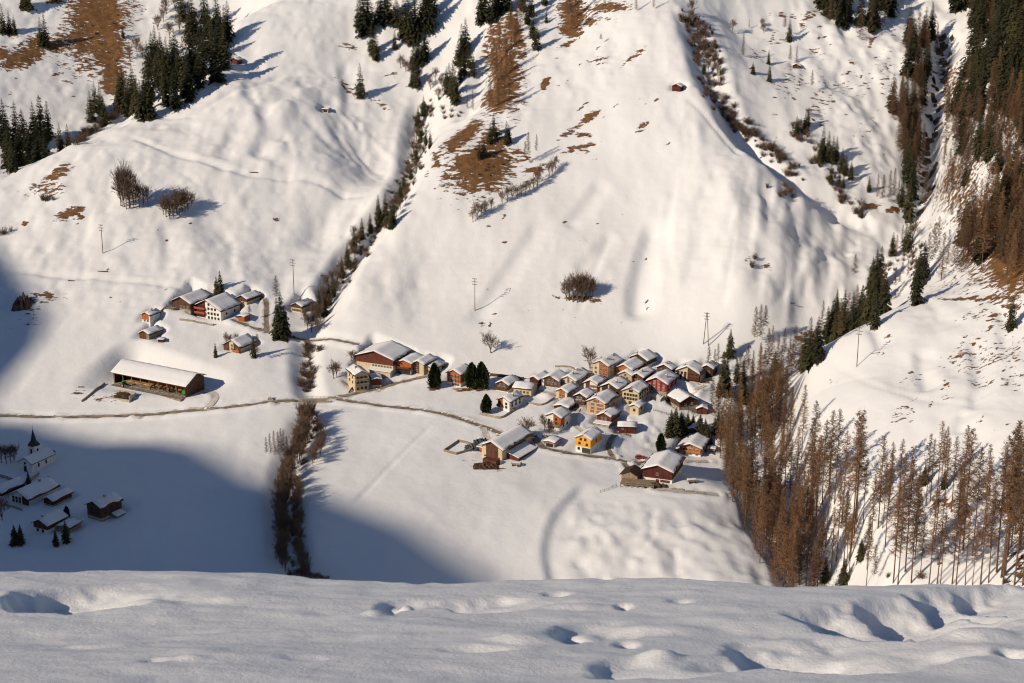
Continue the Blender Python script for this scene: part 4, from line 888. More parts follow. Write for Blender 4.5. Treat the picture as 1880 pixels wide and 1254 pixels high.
def bare_model(H, spread, fork=0.2, stems=8, mats=('bark_d', 'twig_d'), wt=0.075):
    """leafless oval crown: stems fan from a short trunk and split again and again"""
    tr = MB(); cr = MB(); h0 = H*fork
    tr.tube([(0, 0, -1), (rnd(-.1, .1), rnd(-.1, .1), h0)], [H*0.022, H*0.016], 6)
    def grow(p, d, L, r, lev):
        d = d.normalized(); q = p+d*L
        if lev <= 0: tr.tube([tuple(p), tuple(q)], [r, r*0.62], 4, cap=False)
        else: twig(cr, p, q, max(wt, 2*r))
        if lev >= 4: return
        n = 3 if lev < 1 else 4 if lev < 3 else 5
        for k in range(n):
            u = 1.0 if k == 0 else rnd(0.35, 0.95)
            nd_ = d+Vector((rnd(-1, 1), rnd(-1, 1), rnd(-0.3, 0.7)))*(0.40+0.07*lev)
            grow(p.lerp(q, u), nd_, L*rnd(0.52, 0.72), r*0.5, lev+1)
    for k in range(stems):
        a = 6.283*k/stems+rnd(-.3, .3); t_ = rnd(0.15, 1.0)*spread
        d = Vector((math.cos(a)*t_, math.sin(a)*t_, 1))
        grow(Vector((0, 0, h0*rnd(0.5, 1.0))), d, H*rnd(0.26, 0.35), H*0.008, 0 if k < 5 else 1)
    for k in range(stems):       # low side boughs fill the foot of the crown
        a = rnd(0, 6.283); grow(Vector((0, 0, H*rnd(0.18, 0.45))), Vector((math.cos(a), math.sin(a), rnd(0.1, 0.6))), H*rnd(0.13, 0.19), H*0.004, 1)
    z1 = max(v[2] for v in cr.v); k_ = H/z1
    cr.v = [(v[0]*k_, v[1]*k_, v[2]*k_) for v in cr.v]; tr.v = [(v[0]*k_, v[1]*k_, v[2]*k_) for v in tr.v]
    return tr.mesh('bare_trunk', [M[mats[0]]], True), cr.mesh('bare_crown', [M[mats[1]]])
def bush_model(H, spread, n=60):
    cr = MB()
    for k in range(n):
        a = rnd(0, 6.283); t_ = rnd(0.05, 1)**0.7*spread; p = Vector((rnd(-.25, .25)*H*spread, rnd(-.25, .25)*H*spread, -0.3))
        q = p+Vector((math.cos(a)*t_, math.sin(a)*t_, 1)).normalized()*H*rnd(0.35, 1.1); twig(cr, p, q, 0.13)
        for j in range(9):
            u = rnd(0.25, 0.95); b_ = p.lerp(q, u)
            twig(cr, b_, b_+Vector((rnd(-1, 1), rnd(-1, 1), rnd(0.1, 1.2))).normalized()*H*rnd(0.15, 0.35), 0.09)
    return cr.mesh('bush_twigs', [M['twig_b']])
SPR = [spruce_model(20, rd, b_, 1.0, fl) for rd, b_, fl in ((.20, .04, .72), (.17, .05, .66), (.22, .03, .78), (.18, .06, .62), (.16, .04, .68), (.205, .07, .70))]
YEW = [round_conifer_model(12, .24), round_conifer_model(12, .21)]
LAR = [larch_model(28, rd, b_, nb, tw, .085) for rd, b_, nb, tw in ((.095, .32, 200, 14), (.115, .28, 220, 15), (.08, .45, 170, 12), (.10, .40, 190, 13), (.105, .50, 170, 15))]
LARF = [larch_model(26, rd, b_, nb, tw, .105) for rd, b_, nb, tw in ((.115, .08, 220, 14), (.105, .14, 200, 13), (.095, .20, 190, 14), (.125, .06, 220, 12), (.085, .10, 200, 15), (.11, .28, 180, 14))]
BAR = [bare_model(13, s_, f_, n_) for s_, f_, n_ in ((.50, .14, 11), (.60, .12, 12), (.45, .16, 10), (.55, .14, 11))]
BSH = [bush_model(4, s_, n_) for s_, n_ in ((.7, 40), (.5, 34), (1.0, 44), (.6, 26), (.85, 30))]
KIND = {'spruce': ('spruce_tree', SPR, 20.0, 'spruce'), 'yew': ('evergreen_tree', YEW, 12.0, 'evergreen tree'), 'larch': ('larch_tree', LAR, 28.0, 'larch'), 'flarch': ('larch_tree', LARF, 26.0, 'larch'), 'bare': ('bare_tree', BAR, 13.0, 'bare tree')}
TREES = []
def tree(kind, P, H, label, group=None, wide=1.0):
    """remember a tree; plant_all() sets them out"""
    TREES.append((KIND[kind][0], H*scale_at(P), kind, np.array(P), H, label, group, wide, int(rng.integers(len(KIND[kind][1]))), float(rng.uniform(0, 6.28))))
def plant(kind, P, H, label, group, wide, mi, rz):
    nm, models, H0, cat = KIND[kind]; tm, cm = models[mi]
    if tm is None:
        o = link(nm, cm); o.location = (P[0], P[1], P[2]-.05); o.rotation_euler = (0, 0, rz); k = H/H0; o.scale = (k*wide, k*wide, k); return tag(o, label, cat, group)
    k = H/H0; r = empty(nm, (P[0], P[1], P[2]-0.05), rz, (k*wide, k*wide, k))
    tag(r, label, cat, group)
    link('trunk', tm, r); link('crown', cm, r)
    return r
def bush(P, H, label, group=None, wide=1.0):
    TREES.append(('bush', H*scale_at(P), 'bush', np.array(P), H, label, group, wide*float(rng.uniform(.75, 1.35)), int(rng.integers(len(BSH))), float(rng.uniform(0, 6.28))))
KIND['bush'] = ('bush', [(None, b_) for b_ in BSH], 4.0, 'bush')
def tree_px(kind, px, top, bot, label, group=None, wide=1.0):
    """a tree whose foot and tip are both seen"""
    P = ground(px, bot); H = (bot-top)/scale_at(P)/math.cos(PITCH+math.atan((0.5*(top+bot)-627)/F))
    return tree(kind, P, H, label, group, wide)
def tree_top(kind, px, top, H, label, group=None, tmin=0.0, wide=1.0):
    """a tree whose foot is hidden behind a rise: find the ground from which a tree of height H just shows its tip there"""
    cx = (px-940)/F; cy = (627-top)/F; d = np.array([cx, CP+cy*SP, -SP+cy*CP])
    y = TT*d[1]; g = TT*d[2]-height(TT*d[0], y)-H
    k = np.nonzero((g[:-1] > 0) & (g[1:] <= 0) & (TT[:-1] > tmin))[0]
    t = TT[k[0]] if len(k) else TT[np.argmin(np.abs(g)+1e3*(TT < tmin))]
    P = np.array([t*d[0], t*d[1], float(height(t*d[0], t*d[1]))]); return tree(kind, P, H, label, group, wide)
def inpoly(px, py, poly):
    c = False; n = len(poly)
    for i in range(n):
        x1, y1 = poly[i]; x2, y2 = poly[i-1]
        if (y1 > py) != (y2 > py) and px < (x2-x1)*(py-y1)/(y2-y1)+x1: c = not c
    return c
def poisson(poly, n, seed, dmin):
    r = np.random.default_rng(seed); xs = [p[0] for p in poly]; ys = [p[1] for p in poly]; out = []
    for _ in range(n*40):
        if len(out) >= n: break
        p = (r.uniform(min(xs), max(xs)), r.uniform(min(ys), max(ys)))
        if inpoly(*p, poly) and all((p[0]-q[0])**2+((p[1]-q[1])*1.6)**2 > dmin*dmin for q in out): out.append(p)
    return out
def wood_of(kinds, poly, n, seed, dmin, Hr, label, group):
    """trees standing with their feet inside an outline on the slope; kinds: (kind, share)"""
    r = np.random.default_rng(seed+100)
    for p in poisson(poly, n, seed, dmin):
        kd = r.choice([k for k, _ in kinds], p=[w for _, w in kinds]); 
        lb = label[kd] if isinstance(label, dict) else label
        gp = group[kd] if isinstance(group, dict) else group
        tree(kd, ground(*p), float(r.uniform(*Hr)), lb, gp, float(r.uniform(.85, 1.15)))

def plant_all():
    """the 295 that show largest of each kind stand as trees of their own; the far rest of that kind is one mass"""
    for nm in sorted({t_[0] for t_ in TREES}):
        L = sorted((t_ for t_ in TREES if t_[0] == nm), key=lambda q: -q[1])
        for t_ in L[:295]: plant(*t_[2:])
        if len(L) > 295:
            vs, fs, off = [], [], 0
            for _, _, kind, P, H, _, _, wide, mi, rz in L[295:]:
                me = KIND[kind][1][mi][1]; k = H/KIND[kind][2]; n = len(me.vertices); co = np.empty(n*3, np.float32); me.vertices.foreach_get('co', co); co = co.reshape(-1, 3)*(k*wide, k*wide, k)
                c, s_ = math.cos(rz), math.sin(rz); x = co[:, 0]*c-co[:, 1]*s_+P[0]; y = co[:, 0]*s_+co[:, 1]*c+P[1]; vs.append(np.stack([x, y, co[:, 2]+P[2]], -1))
                nl = len(me.loops); li = np.empty(nl, np.int32); me.loops.foreach_get('vertex_index', li); ls = np.empty(len(me.polygons), np.int32); me.polygons.foreach_get('loop_start', ls)
                fs.append((li+off, ls)); off += n
            V = np.concatenate(vs); LI = np.concatenate([f[0] for f in fs]); st = []; o_ = 0
            for li, ls in fs: st.append(ls+o_); o_ += len(li)
            ST = np.concatenate(st); me = bpy.data.meshes.new('distant_'+nm); me.vertices.add(len(V)); me.vertices.foreach_set('co', V.astype(np.float32).ravel()); me.loops.add(len(LI)); me.loops.foreach_set('vertex_index', LI)
            me.polygons.add(len(ST)); me.polygons.foreach_set('loop_start', ST); me.update(calc_edges=True); me.materials.append(KIND[L[0][2]][1][0][1].materials[0])
            tag(link('undergrowth' if nm == 'bush' else 'far_wood', me), {'bush': 'small scattered leafless undergrowth in the gullies', 'larch_tree': 'far brown larch wood on the distant upper slopes', 'spruce_tree': 'far dark spruce wood on the distant upper slopes'}.get(nm, 'far leafless wood on the distant upper slopes'), 'undergrowth' if nm == 'bush' else 'wood', kind='stuff')
# --- upper left: spruces in the gully behind the snow shoulder
G = 'spruces in the dark clump at the left edge of the frame'
for x, t in ((2,182),(10,205),(24,186),(38,200),(12,250),(32,242),(58,188),(70,176),(84,184),(78,232),(64,226),(48,225)): tree_top('spruce', x, t-2, rnd(22, 28), 'dark spruce in the clump at the left edge above the snow shoulder', G, 845)
for x, t, b in ((24,252,315),(75,238,290)): tree_px('spruce', x, t, b, {24: 'spruce standing lowest of the left edge clump', 75: 'spruce at the front right of the left edge clump'}[x], G, .9)
for x, t in ((107,225),(122,228)): tree_top('spruce', x, t, 16, 'twin small spruces between left clump and brown bushes', 'twin small spruces', 845)
G = 'spruces in a row behind the shoulder of the left slope'
for x, t in ((171,147),(181,152),(163,165),(188,175)): tree_top('spruce', x, t, rnd(17, 22), 'spruce in the pointed group above the brown bushes', 'pointed spruce group above the brown bushes', 860)
for x, t in ((215,132),(222,122),(232,140),(240,120),(248,138),(228,150),(262,128),(270,105),(276,60),(282,50),(290,82),(284,98),(298,90),(268,78),(306,88),(312,70),(318,55),(300,118),(325,86),(334,78),(350,70),(342,95),(316,120),(356,58),(362,80),(376,40),(255,150),(246,160),(270,135),(292,60),(303,70),(322,92),(338,108),(345,60),(368,62),(384,30),(400,12),(408,40),(395,-10),(388,38),(392,62),(345,12),(350,-8),(372,-20),(380,2),(410,10),(416,4),(404,30),(330,-25),(365,20)):
    tree_top('spruce', x, t-4, rnd(20, 27), 'dark spruce in the long row behind the left snow shoulder', G, 860)
tree_px('spruce', 310, 108, 152, 'spruce standing free on a brown patch by the shoulder edge')
tree_px('spruce', 84, 22, 86, 'broad spruce pair of the brown slope, taller half', None, .9); tree_px('spruce', 76, 32, 84, 'broad spruce pair of the brown slope, shorter half', None, .9)
tree_px('spruce', 226, 46, 70, 'small lone spruce right of the brown slope')
G = 'spruces at the top left corner'
for x, t, b in ((6,8,62),(18,20,60),(27,28,62),(50,-40,18),(44,-30,14),(100,-40,2)): tree_px('spruce', x, t, b, 'spruce in the cluster at the top left corner', G)
G = 'bare trees on the upper left slope among the spruces'
for x, b in ((330,58),(300,40),(312,70),(290,55),(342,30),(322,20),(250,95),(262,108),(238,110),(355,45),(305,25),(318,5)): tree_px('bare', x, b-34, b, 'leafless tree above the spruce row at the upper left', G, .8)
G = 'brown bushes along the left shoulder edge'
for k in range(26):
    u = k/25; x = 135+u*110+rnd(-6, 6); y = 268-u*78+rnd(-6, 3); bush(ground(x, y), rnd(4, 7), 'brown leafless bush in the thicket on the left shoulder edge', G, 1.2)
# --- upper centre
G = 'spruces at the top of the centre left gully'
for x, t, b in ((668,-30,66),(660,-10,50),(676,-40,60),(690,48,110),(683,40,100),(700,-30,45),(712,-40,40),(725,55,90),(728,-10,50),(745,-20,70),(752,0,78),(738,10,60),(762,-20,72),(756,20,82),(768,62,118),(780,42,112),(772,75,122),(760,70,128),(785,-40,60),(792,-60,30),(778,-30,45),(765,110,160),(758,118,158)):
    tree_px('spruce', x, t, b, 'dark spruce in the tall stand at the top, left of the centre gully', G)
tree_px('spruce', 662, 117, 180, 'lone spruce on the snow slope beside the ramp, casting a long shadow', None, 1.1)
for x, t, b in ((855,32,95),(848,45,108),(860,75,125),(842,70,120),(851,90,140),(868,95,140),(832,108,180),(825,115,172),(836,130,192),(820,122,160),(845,105,150)): tree_px('spruce', x, t, b, 'spruce in the stand right of the centre gully', 'spruces right of the centre gully')
for x, t, b in ((768,194,232),(778,175,212),(790,240,272),(782,236,268)): tree_px('spruce', x, t, b, 'small spruce at the bend of the ramp above the gully', 'small spruces at the ramp bend')
G = 'bare trees and bushes in the centre gully'
for x, b in ((765,260),(760,282),(772,290),(757,305),(765,318),(776,245),(752,325),(765,235),(745,132),(755,142),(735,125),(770,150),(790,165),(800,150),(812,165),(805,185),(745,370),(735,385),(728,398),(650,440),(655,455),(645,465),(660,448),(640,480),(652,478)): tree_px('bare', x, b-30, b, 'leafless tree in the gully between the two snow slopes', G, .75)
for k in range(130):
    u = random.random(); x = np.interp(u, [0, .3, .6, 1], [790, 760, 715, 600])+rnd(-12, 12); y = np.interp(u, [0, .3, .6, 1], [190, 320, 400, 560])+rnd(-8, 8); bush(ground(x, y), rnd(1.3, 4.2), 'leafless bush in the gully between the two snow slopes', 'bushes in the centre gully', 1.2)
for k in range(16): bush(ground(rnd(775, 850), rnd(150, 220)), rnd(1.8, 3.2), 'leafless bush on the steep bank beside the gully stand', 'bushes on the steep bank', 1.2)
for x, t, b, l in ((695,358,408,'left of three spruces at the gully mouth below the slope path'),(708,355,412,'middle and tallest of three spruces at the gully mouth'),(718,390,420,'right of three spruces at the gully mouth'),(680,390,428,'spruce standing apart lower than the three at the gully mouth'),(755,303,330,'small spruce alone in the gully above the three spruces'),(638,446,490,'spruce at the gully edge above the hamlet stream')): tree_px('spruce', x, t, b, l)
for x, t, b in ((650,420,462),(628,470,510),(665,400,440),(735,330,368),(742,318,352),(772,222,262),(764,262,300),(750,285,318),(612,500,545),(596,535,582),(604,520,560),(722,370,412)): tree_px('spruce', x, t, b, 'spruce standing in the gully between the two snow slopes', 'spruces down the centre gully')
for x, b in ((905,130),(912,150),(920,165),(930,150),(938,130),(945,110),(925,190),(935,195),(915,205),(900,200),(948,80),(955,60),(938,70),(928,100),(962,45),(950,45),(918,110)): tree_px('flarch', x, b-62, b, 'reddish larch on the brown rib at the top centre', 'larches on the brown rib', 1.1)
for x, t, b in ((985,40,92),(978,20,70),(968,0,45),(975,-20,30),(960,-30,20),(905,-30,40),(890,-40,35),(882,-20,45),(915,-45,25),(1003,18,42),(1000,-30,10),(930,-50,20)): tree_px('spruce', x, t, b, 'dark spruce at the top above the brown rib', 'spruces above the brown rib')
for x, t, b in ((906,208,250),(900,225,262),(888,250,288),(930,222,266),(934,228,262),(880,262,292)): tree_px('spruce', x, t, b, 'spruce on the brown patch under the larch rib', 'spruces on the brown patch under the rib')
for x, t, b in ((970,242,305),(964,258,302),(985,246,290)): tree_px('larch', x, t, b, 'slim larch in the trio on the snow edge beside the brown patch', 'trio of slim larches')
for x, t, b in ((868,165,205),(858,175,200)): tree_px('flarch', x, t, b, 'brown larch on the lower end of the gully stand', 'brown larches by the gully stand')
G = 'bare trees in a row across the centre slope'
for x, b in ((868,408),(876,402),(884,398),(892,395),(902,388),(922,375),(932,370),(940,368),(950,365),(957,360),(965,358),(972,352),(980,348),(987,344),(1008,325),(1014,320),(1020,312),(990,335)): tree_px('bare', x, b-rnd(26, 38), b, 'small leafless tree in the hedge row across the centre slope', G, .7)
for x, t, b in ((1052,5,55),(1046,-20,42),(1058,-10,60),(1060,-40,30),(1040,-30,20)): tree_px('flarch', x, t, b, 'brown larch on the bare knoll at the top', 'larches on the bare knoll')
tree_px('larch', 1103, 62, 82, 'tiny larch alone below the bare knoll', None, 1.6)
for x, b in ((1093,8),(1200,18),(1168,20),(1110,12)): tree_px('flarch', x, b-34, b, 'short larch on the upper snow edge', 'short larches on the upper snow edge')
for k in range(14): bush(ground(rnd(870, 935), rnd(275, 335)), rnd(1, 2), 'low dark shrub on the brown patch under the larch rib', 'low shrubs on the brown patch', 1.4)
for k in range(16): bush(ground(rnd(110, 225), rnd(20, 130)), rnd(1, 2.2), 'low dark shrub on the brown slope at the upper left', 'low shrubs on the brown slope', 1.4)
# --- right gully bushes and the basin
G = 'bushes in the right hand gully'
for k in range(170):
    u = random.random(); x = np.interp(u, [0, .2, .38, .5, .65, .8, 1], [1258, 1290, 1300, 1315, 1360, 1410, 1470]); y = np.interp(u, [0, .2, .38, .5, .65, .8, 1], [25, 70, 130, 185, 235, 280, 325]); w = np.interp(u, [0, .3, .5, 1], [14, 24, 18, 12])
    bush(ground(x+rnd(-w, w)*1.15, y+rnd(-9, 9)), rnd(1.6, 5.2), 'leafless bush in the long gully right of the snow spur', G, 1.1)
for x, b in ((1268,45),(1280,60),(1275,85),(1295,70),(1290,100),(1305,110),(1300,130),(1312,125),(1285,90),(1310,95),(1318,140),(1296,120),(1345,60),(1270,30)): tree_px('bare', x, b-rnd(26, 36), b, 'leafless tree in the gully right of the snow spur', 'bare trees in the right gully', .8)
tree_px('spruce', 1292, 108, 136, 'small dark spruce amid the bare gully trees')
for x, b in ((1440,342),(1448,352),(1432,360),(1455,362),(1385,475),(1380,490),(1408,345),(1442,358)): bush(ground(x, b), rnd(3, 4.5), 'dark bush on the steep right face of the spur', 'bushes on the right face', 1.3)
for x, t, b, kd, l in ((1364,62,104,'flarch','brown larch left of the two tiny spruces'),(1411,92,118,'spruce','upper of two tiny spruces in the basin'),(1412,117,150,'spruce','lower of two tiny spruces in the basin'),(1382,112,136,'spruce','tiny spruce beside the ski track'),(1440,28,72,'larch','larch above the tiny hut knoll, left'),(1449,34,76,'spruce','dark spruce beside the basin larches'),(1450,82,120,'flarch','larch left of the tiny hut'),(1462,84,118,'flarch','larch right behind the tiny hut'),(1490,128,168,'flarch','lone larch under the tiny hut'),(1375,35,52,'flarch','tiny larch near the top of the ski track')): tree_px(kd, x, t, b, l)
for x, b in ((1402,60),(1400,50),(1485,215),(1455,240),(1470,235)): tree_px('bare', x, b-20, b, 'small leafless tree in the open basin', 'bare trees in the basin')
G = {'spruce': 'spruces of the wood at the top of the basin', 'flarch': 'larches of the wood at the top of the basin'}
Lb = {'spruce': 'dark spruce of the wood edging the top of the basin', 'flarch': 'brown larch of the wood edging the top of the basin'}
wood_of((('spruce', .72), ('flarch', .28)), [(1500,50),(1520,62),(1545,50),(1575,82),(1600,62),(1640,62),(1655,20),(1650,-60),(1520,-60),(1505,0)], 52, 1, 9, (18, 24), Lb, G)
G = {'spruce': 'spruces of the stand between basin and gorge', 'flarch': 'larches of the stand between basin and gorge'}
Lb = {'spruce': 'dark spruce of the steep stand between basin and gorge', 'flarch': 'brown larch of the steep stand between basin and gorge'}
wood_of((('spruce', .5), ('flarch', .5)), [(1662,75),(1712,60),(1720,110),(1700,150),(1690,230),(1665,150)], 30, 2, 6.5, (17, 23), Lb, G)
wood_of((('flarch', .75), ('spruce', .25)), [(1632,195),(1660,170),(1680,230),(1695,300),(1690,350),(1665,345),(1645,260)], 46, 3, 7, (18, 24), Lb, G)
G = 'spruces along the gully below the basin'; 
for x, t, b in ((1462,212,250),(1478,205,240),(1483,200,232),(1510,232,290),(1520,240,296),(1528,250,300),(1535,250,296),(1545,270,318),(1552,280,322),(1562,295,330),(1525,300,338),(1540,312,342),(1548,320,345),(1505,262,300)): tree_px('spruce', x, t, b, 'spruce in the string along the gully below the basin', G)
G = 'bushes along the gully below the basin'
for k in range(34):
    u = random.random(); bush(ground(1450+u*130+rnd(-14, 14), 225+u*170+rnd(-12, 12)), rnd(3, 5), 'leafless bush along the gully below the basin', G, 1.1)
for x, t, b, kd in ((1595,322,352,'spruce'),(1610,318,368,'flarch'),(1620,320,378,'larch'),(1632,312,376,'flarch'),(1640,308,372,'flarch'),(1655,325,378,'spruce'),(1648,330,380,'flarch'),(1668,330,405,'spruce'),(1664,338,400,'flarch'),(1675,300,365,'spruce'),(1685,290,360,'flarch'),(1697,300,385,'flarch')): tree_px(kd, x, t, b, {'spruce': 'spruce in the knot of trees where the gullies meet', 'flarch': 'larch in the knot of trees where the gullies meet', 'larch': 'larch in the knot of trees where the gullies meet'}[kd], {'spruce': 'spruces where the gullies meet'}.get(kd, 'larches where the gullies meet'))
tree_px('spruce', 1582, 378, 400, 'small lone spruce on the slope where the gullies meet')
# --- right hand forest slope
G = {'spruce': 'spruces of the dense dark forest at the upper right', 'flarch': 'larches of the dense dark forest at the upper right'}
Lb = {'spruce': 'dark spruce of the dense forest at the upper right', 'flarch': 'brown larch among the spruces at the upper right'}
wood_of((('spruce', .86), ('flarch', .14)), [(1765,30),(1790,60),(1770,170),(1740,210),(1800,220),(1900,240),(1900,-30),(1870,-120),(1780,-110),(1735,-60),(1745,20)], 140, 4, 10.5, (21, 28), Lb, G)
G = {'spruce': 'spruces of the brown larch wood on the right slope', 'flarch': 'larches of the brown wood on the right slope', 'larch': 'thin larches of the brown wood on the right slope'}
Lb = {'spruce': 'dark spruce among the larches on the right slope', 'flarch': 'brown larch of the wood on the right slope', 'larch': 'thin open larch of the wood on the right slope'}
wood_of((('flarch', .72), ('spruce', .16), ('larch', .12)), [(1728,205),(1780,200),(1900,230),(1900,330),(1830,330),(1790,300),(1740,310)], 56, 5, 10.5, (18, 25), Lb, G)
wood_of((('flarch', .86), ('spruce', .14)), [(1905,330),(1850,320),(1800,400),(1765,445),(1755,478),(1790,490),(1830,500),(1905,540)], 74, 6, 11, (20, 28), Lb, G)
for x, t, b in ((1770,298,342),(1772,302,340)): tree_px('spruce', x, t, b, 'spruce pair on the snow of the gorge side', 'spruce pair on the gorge side')
for x, t, b in ((1737,315,370),(1745,368,420),(1758,360,425),(1780,340,385)): tree_px('larch', x, t, b, 'thin larch on the open gorge side', 'thin larches on the open gorge side')
wood_of((('larch', .7), ('flarch', .3)), [(1735,215),(1775,210),(1790,300),(1770,400),(1735,420),(1728,320)], 20, 13, 12, (14, 20), {'larch': 'thin larch on the open gorge side', 'flarch': 'thin larch on the open gorge side'}, 'thin larches on the open gorge side')
tree_px('spruce', 1855, 545, 605, 'ragged conifer alone under the brown slope at the right edge', None, 1.1)
G = {'spruce': 'spruces along the stream at the foot of the gorge', 'flarch': 'larches along the stream at the foot of the gorge', 'larch': 'larches along the stream at the foot of the gorge', 'bare': 'bare trees along the stream at the foot of the gorge'}
Lb = {'spruce': 'dark spruce along the stream at the foot of the gorge', 'flarch': 'brown larch along the stream at the foot of the gorge', 'larch': 'brown larch along the stream at the foot of the gorge', 'bare': 'leafless tree along the stream at the foot of the gorge'}
for x, t, b, kd in ((1638,425,470,'spruce'),(1645,430,472,'flarch'),(1662,405,460,'spruce'),(1668,408,462,'spruce'),(1655,412,458,'flarch'),(1675,400,445,'bare'),(1612,455,0,'spruce'),(1620,450,0,'spruce'),(1604,470,0,'spruce'),(1626,485,0,'flarch'),(1618,490,0,'spruce'),(1605,500,0,'spruce'),(1628,500,0,'spruce'),(1596,520,0,'spruce'),(1585,520,0,'spruce'),(1575,520,0,'flarch'),(1568,535,0,'spruce'),(1560,535,0,'flarch'),(1553,530,0,'spruce'),(1545,545,0,'flarch'),(1538,530,0,'spruce'),(1530,552,0,'spruce'),(1522,560,0,'spruce'),(1512,550,0,'flarch'),(1504,578,0,'spruce'),(1498,595,0,'flarch'),(1490,580,0,'larch'),(1588,540,0,'spruce'),(1610,525,0,'spruce'),(1535,575,0,'spruce'),(1548,570,0,'spruce'),(1565,565,0,'spruce'),(1580,560,0,'spruce'),
                    (1700,440,0,'spruce'),(1692,450,0,'spruce'),(1708,425,0,'flarch'),(1718,410,0,'flarch'),(1726,395,0,'flarch'),(1735,425,0,'flarch'),(1745,420,0,'flarch'),(1755,430,0,'flarch'),(1762,405,0,'flarch'),(1770,415,0,'flarch'),(1780,410,0,'flarch'),(1688,470,0,'spruce')):
    if b: tree_px(kd, x, t, b, Lb[kd], G[kd])
    else: tree_top(kd, x, t, rnd(17, 22), Lb[kd], G[kd], 668)
tree_px('larch', 1567, 466, 532, 'tall pale larch alone on the slope above the stream', None, 1.3)
for x, t, b in ((1642,490,545),(1655,480,525),(1665,475,520),(1672,470,515),(1650,500,535),(1680,470,505)): tree_px('larch', x, t, b, 'thin bare larch on the bank below the gorge', 'thin larches on the bank below the gorge')
for k in range(26): bush(ground(rnd(1630, 1700), rnd(430, 510)), rnd(2, 3.6), 'leafless bush beside the stream below the gorge', 'bushes beside the gorge stream', 1.1)
for x, t, b in ((1385,562,640),(1394,558,640),(1403,560,636)): tree_px('larch', x, t, b, 'slim larch in the trio above the ravine, right of the village', 'trio of slim larches by the village', .9)
tree_px('spruce', 1340, 603, 656, 'dark spruce standing alone above the village beside the double pole')
for x, t, b in ((1327,645,725),(1334,655,720),(1352,655,702)): tree_px('spruce', x, t, b, 'dark spruce between the easternmost house and the ravine', 'dark spruces by the ravine')
for x, t, b in ((1300,635,690),(1311,640,695),(1317,630,690)): tree_px('larch', x, t, b, 'thin larch in front of the easternmost house', 'thin larches at the village edge')
for x, t in ((1360,640),(1368,650),(1375,632),(1384,640),(1412,600),(1420,596),(1430,610),(1442,600),(1452,612),(1462,596),(1472,605),(1398,625),(1405,640),(1436,632),(1448,640),(1456,630)): tree_top('flarch' if random.random() < .7 else 'larch', x, t, rnd(15, 22), 'brown larch of the upper ravine between village and gorge stream', 'larches of the upper ravine', 640)
for x, t in ((1366,660),(1480,600),(1490,598),(1424,640)): tree_top('spruce', x, t, rnd(15, 20), 'dark spruce of the upper ravine between village and gorge stream', 'spruces of the upper ravine', 640)
# --- the larch belt in the ravine: trees root below the terrace edge
G = 'larches of the dense belt in the ravine'
for k in range(120):
    u = random.random(); v = random.random()
    x0 = np.interp(u, [0, .3, .5, .75, 1], [1380, 1338, 1340, 1390, 1445]); x1 = np.interp(u, [0, .15, .3, .5, .75, 1], [1425, 1440, 1475, 1500, 1500, 1500])
    top = np.interp(u, [0, .3, .5, .75, 1], [655, 735, 800, 890, 960]); x = x0+v*(x1-x0)+8; 
    tree_top('flarch' if random.random() < .6 else 'larch', x, top+rnd(-38, 38), rnd(19, 31), 'tall brown larch in the dense belt beside the terrace edge', G, 0, 0.95)
for x, t in ((1310,690),(1318,700),(1322,690),(1330,735),(1326,745),(1335,715),(1338,760),(1345,700),(1352,720),(1345,790),(1335,820),(1340,740),(1348,750)): tree_top('flarch', x, t, rnd(18, 24), 'leafless brown larch at the ravine rim beside the village', 'brown larches at the ravine rim')
for x, t, b in ((1428,862,908),(1410,880,925),(1471,884,926),(1428,928,960)): tree_px('spruce', x, t, b, 'small dark spruce inside the larch belt', 'small spruces inside the larch belt')
wood_of((('flarch', .8), ('larch', .2)), [(1326,880),(1352,885),(1392,950),(1436,1020),(1470,1085),(1440,1076),(1392,1005),(1350,945)], 40, 12, 8, (16, 25), 'tall brown larch in the dense belt beside the terrace edge', G)
# --- scattered larches on the lower right slope
G2 = G = 'tall larches scattered on the lower right slope'
for x, t, b in ((1472,705,840),(1490,735,900),(1510,770,925),(1522,752,905),(1532,750,925),(1515,800,1005),(1498,800,985),(1485,820,1000),(1545,790,960),(1560,755,1028),(1568,760,985),(1573,752,960),(1585,840,962),(1600,870,990),(1612,800,970),(1625,860,1005),(1632,825,925),(1650,805,925),(1655,830,960),(1662,845,1050),(1673,875,1070),(1640,880,1070),(1648,890,1074),(1700,795,930),(1708,805,920),(1720,772,912),(1728,790,900),(1733,782,880),(1746,800,940),(1765,780,932),(1768,786,1010),(1785,820,1020),(1802,815,1000),(1800,845,1074),(1815,900,1070),(1830,800,1050),(1838,790,1060),(1845,775,1055),(1850,772,1020),(1856,800,1005),(1864,810,980),(1872,795,1010),(1880,790,1000),(1842,830,1072),(1862,830,1074),(1878,850,1074),(1720,905,1072),(1726,940,1076),(1748,880,1072),(1755,900,1074),(1772,930,1074),(1705,900,1076),(1535,880,1030),(1548,905,1040),(1590,960,1076),(1604,1000,1076),(1525,930,1060),(1505,940,1070),(1690,940,1050),(1785,960,1074)):
    tree_px('larch', x, t, b, 'tall bare larch with a thin trunk on the lower right slope', G, .85)
for x, t, b, l in ((1697,850,890,'small spruce beside a trunk, left of two on the right slope'),(1733,862,897,'small round spruce, right of two on the right slope'),(1548,1024,1076,'dark small spruce on the snow bank line'),(1514,1022,1068,'dark small spruce next to the larch belt foot'),(1580,988,1030,'short brown conifer low on the right slope')): tree_px('spruce', x, t, b, l, None, 1.2)
tree_px('flarch', 1541, 868, 925, 'short bushy larch with a full brown crown'); 
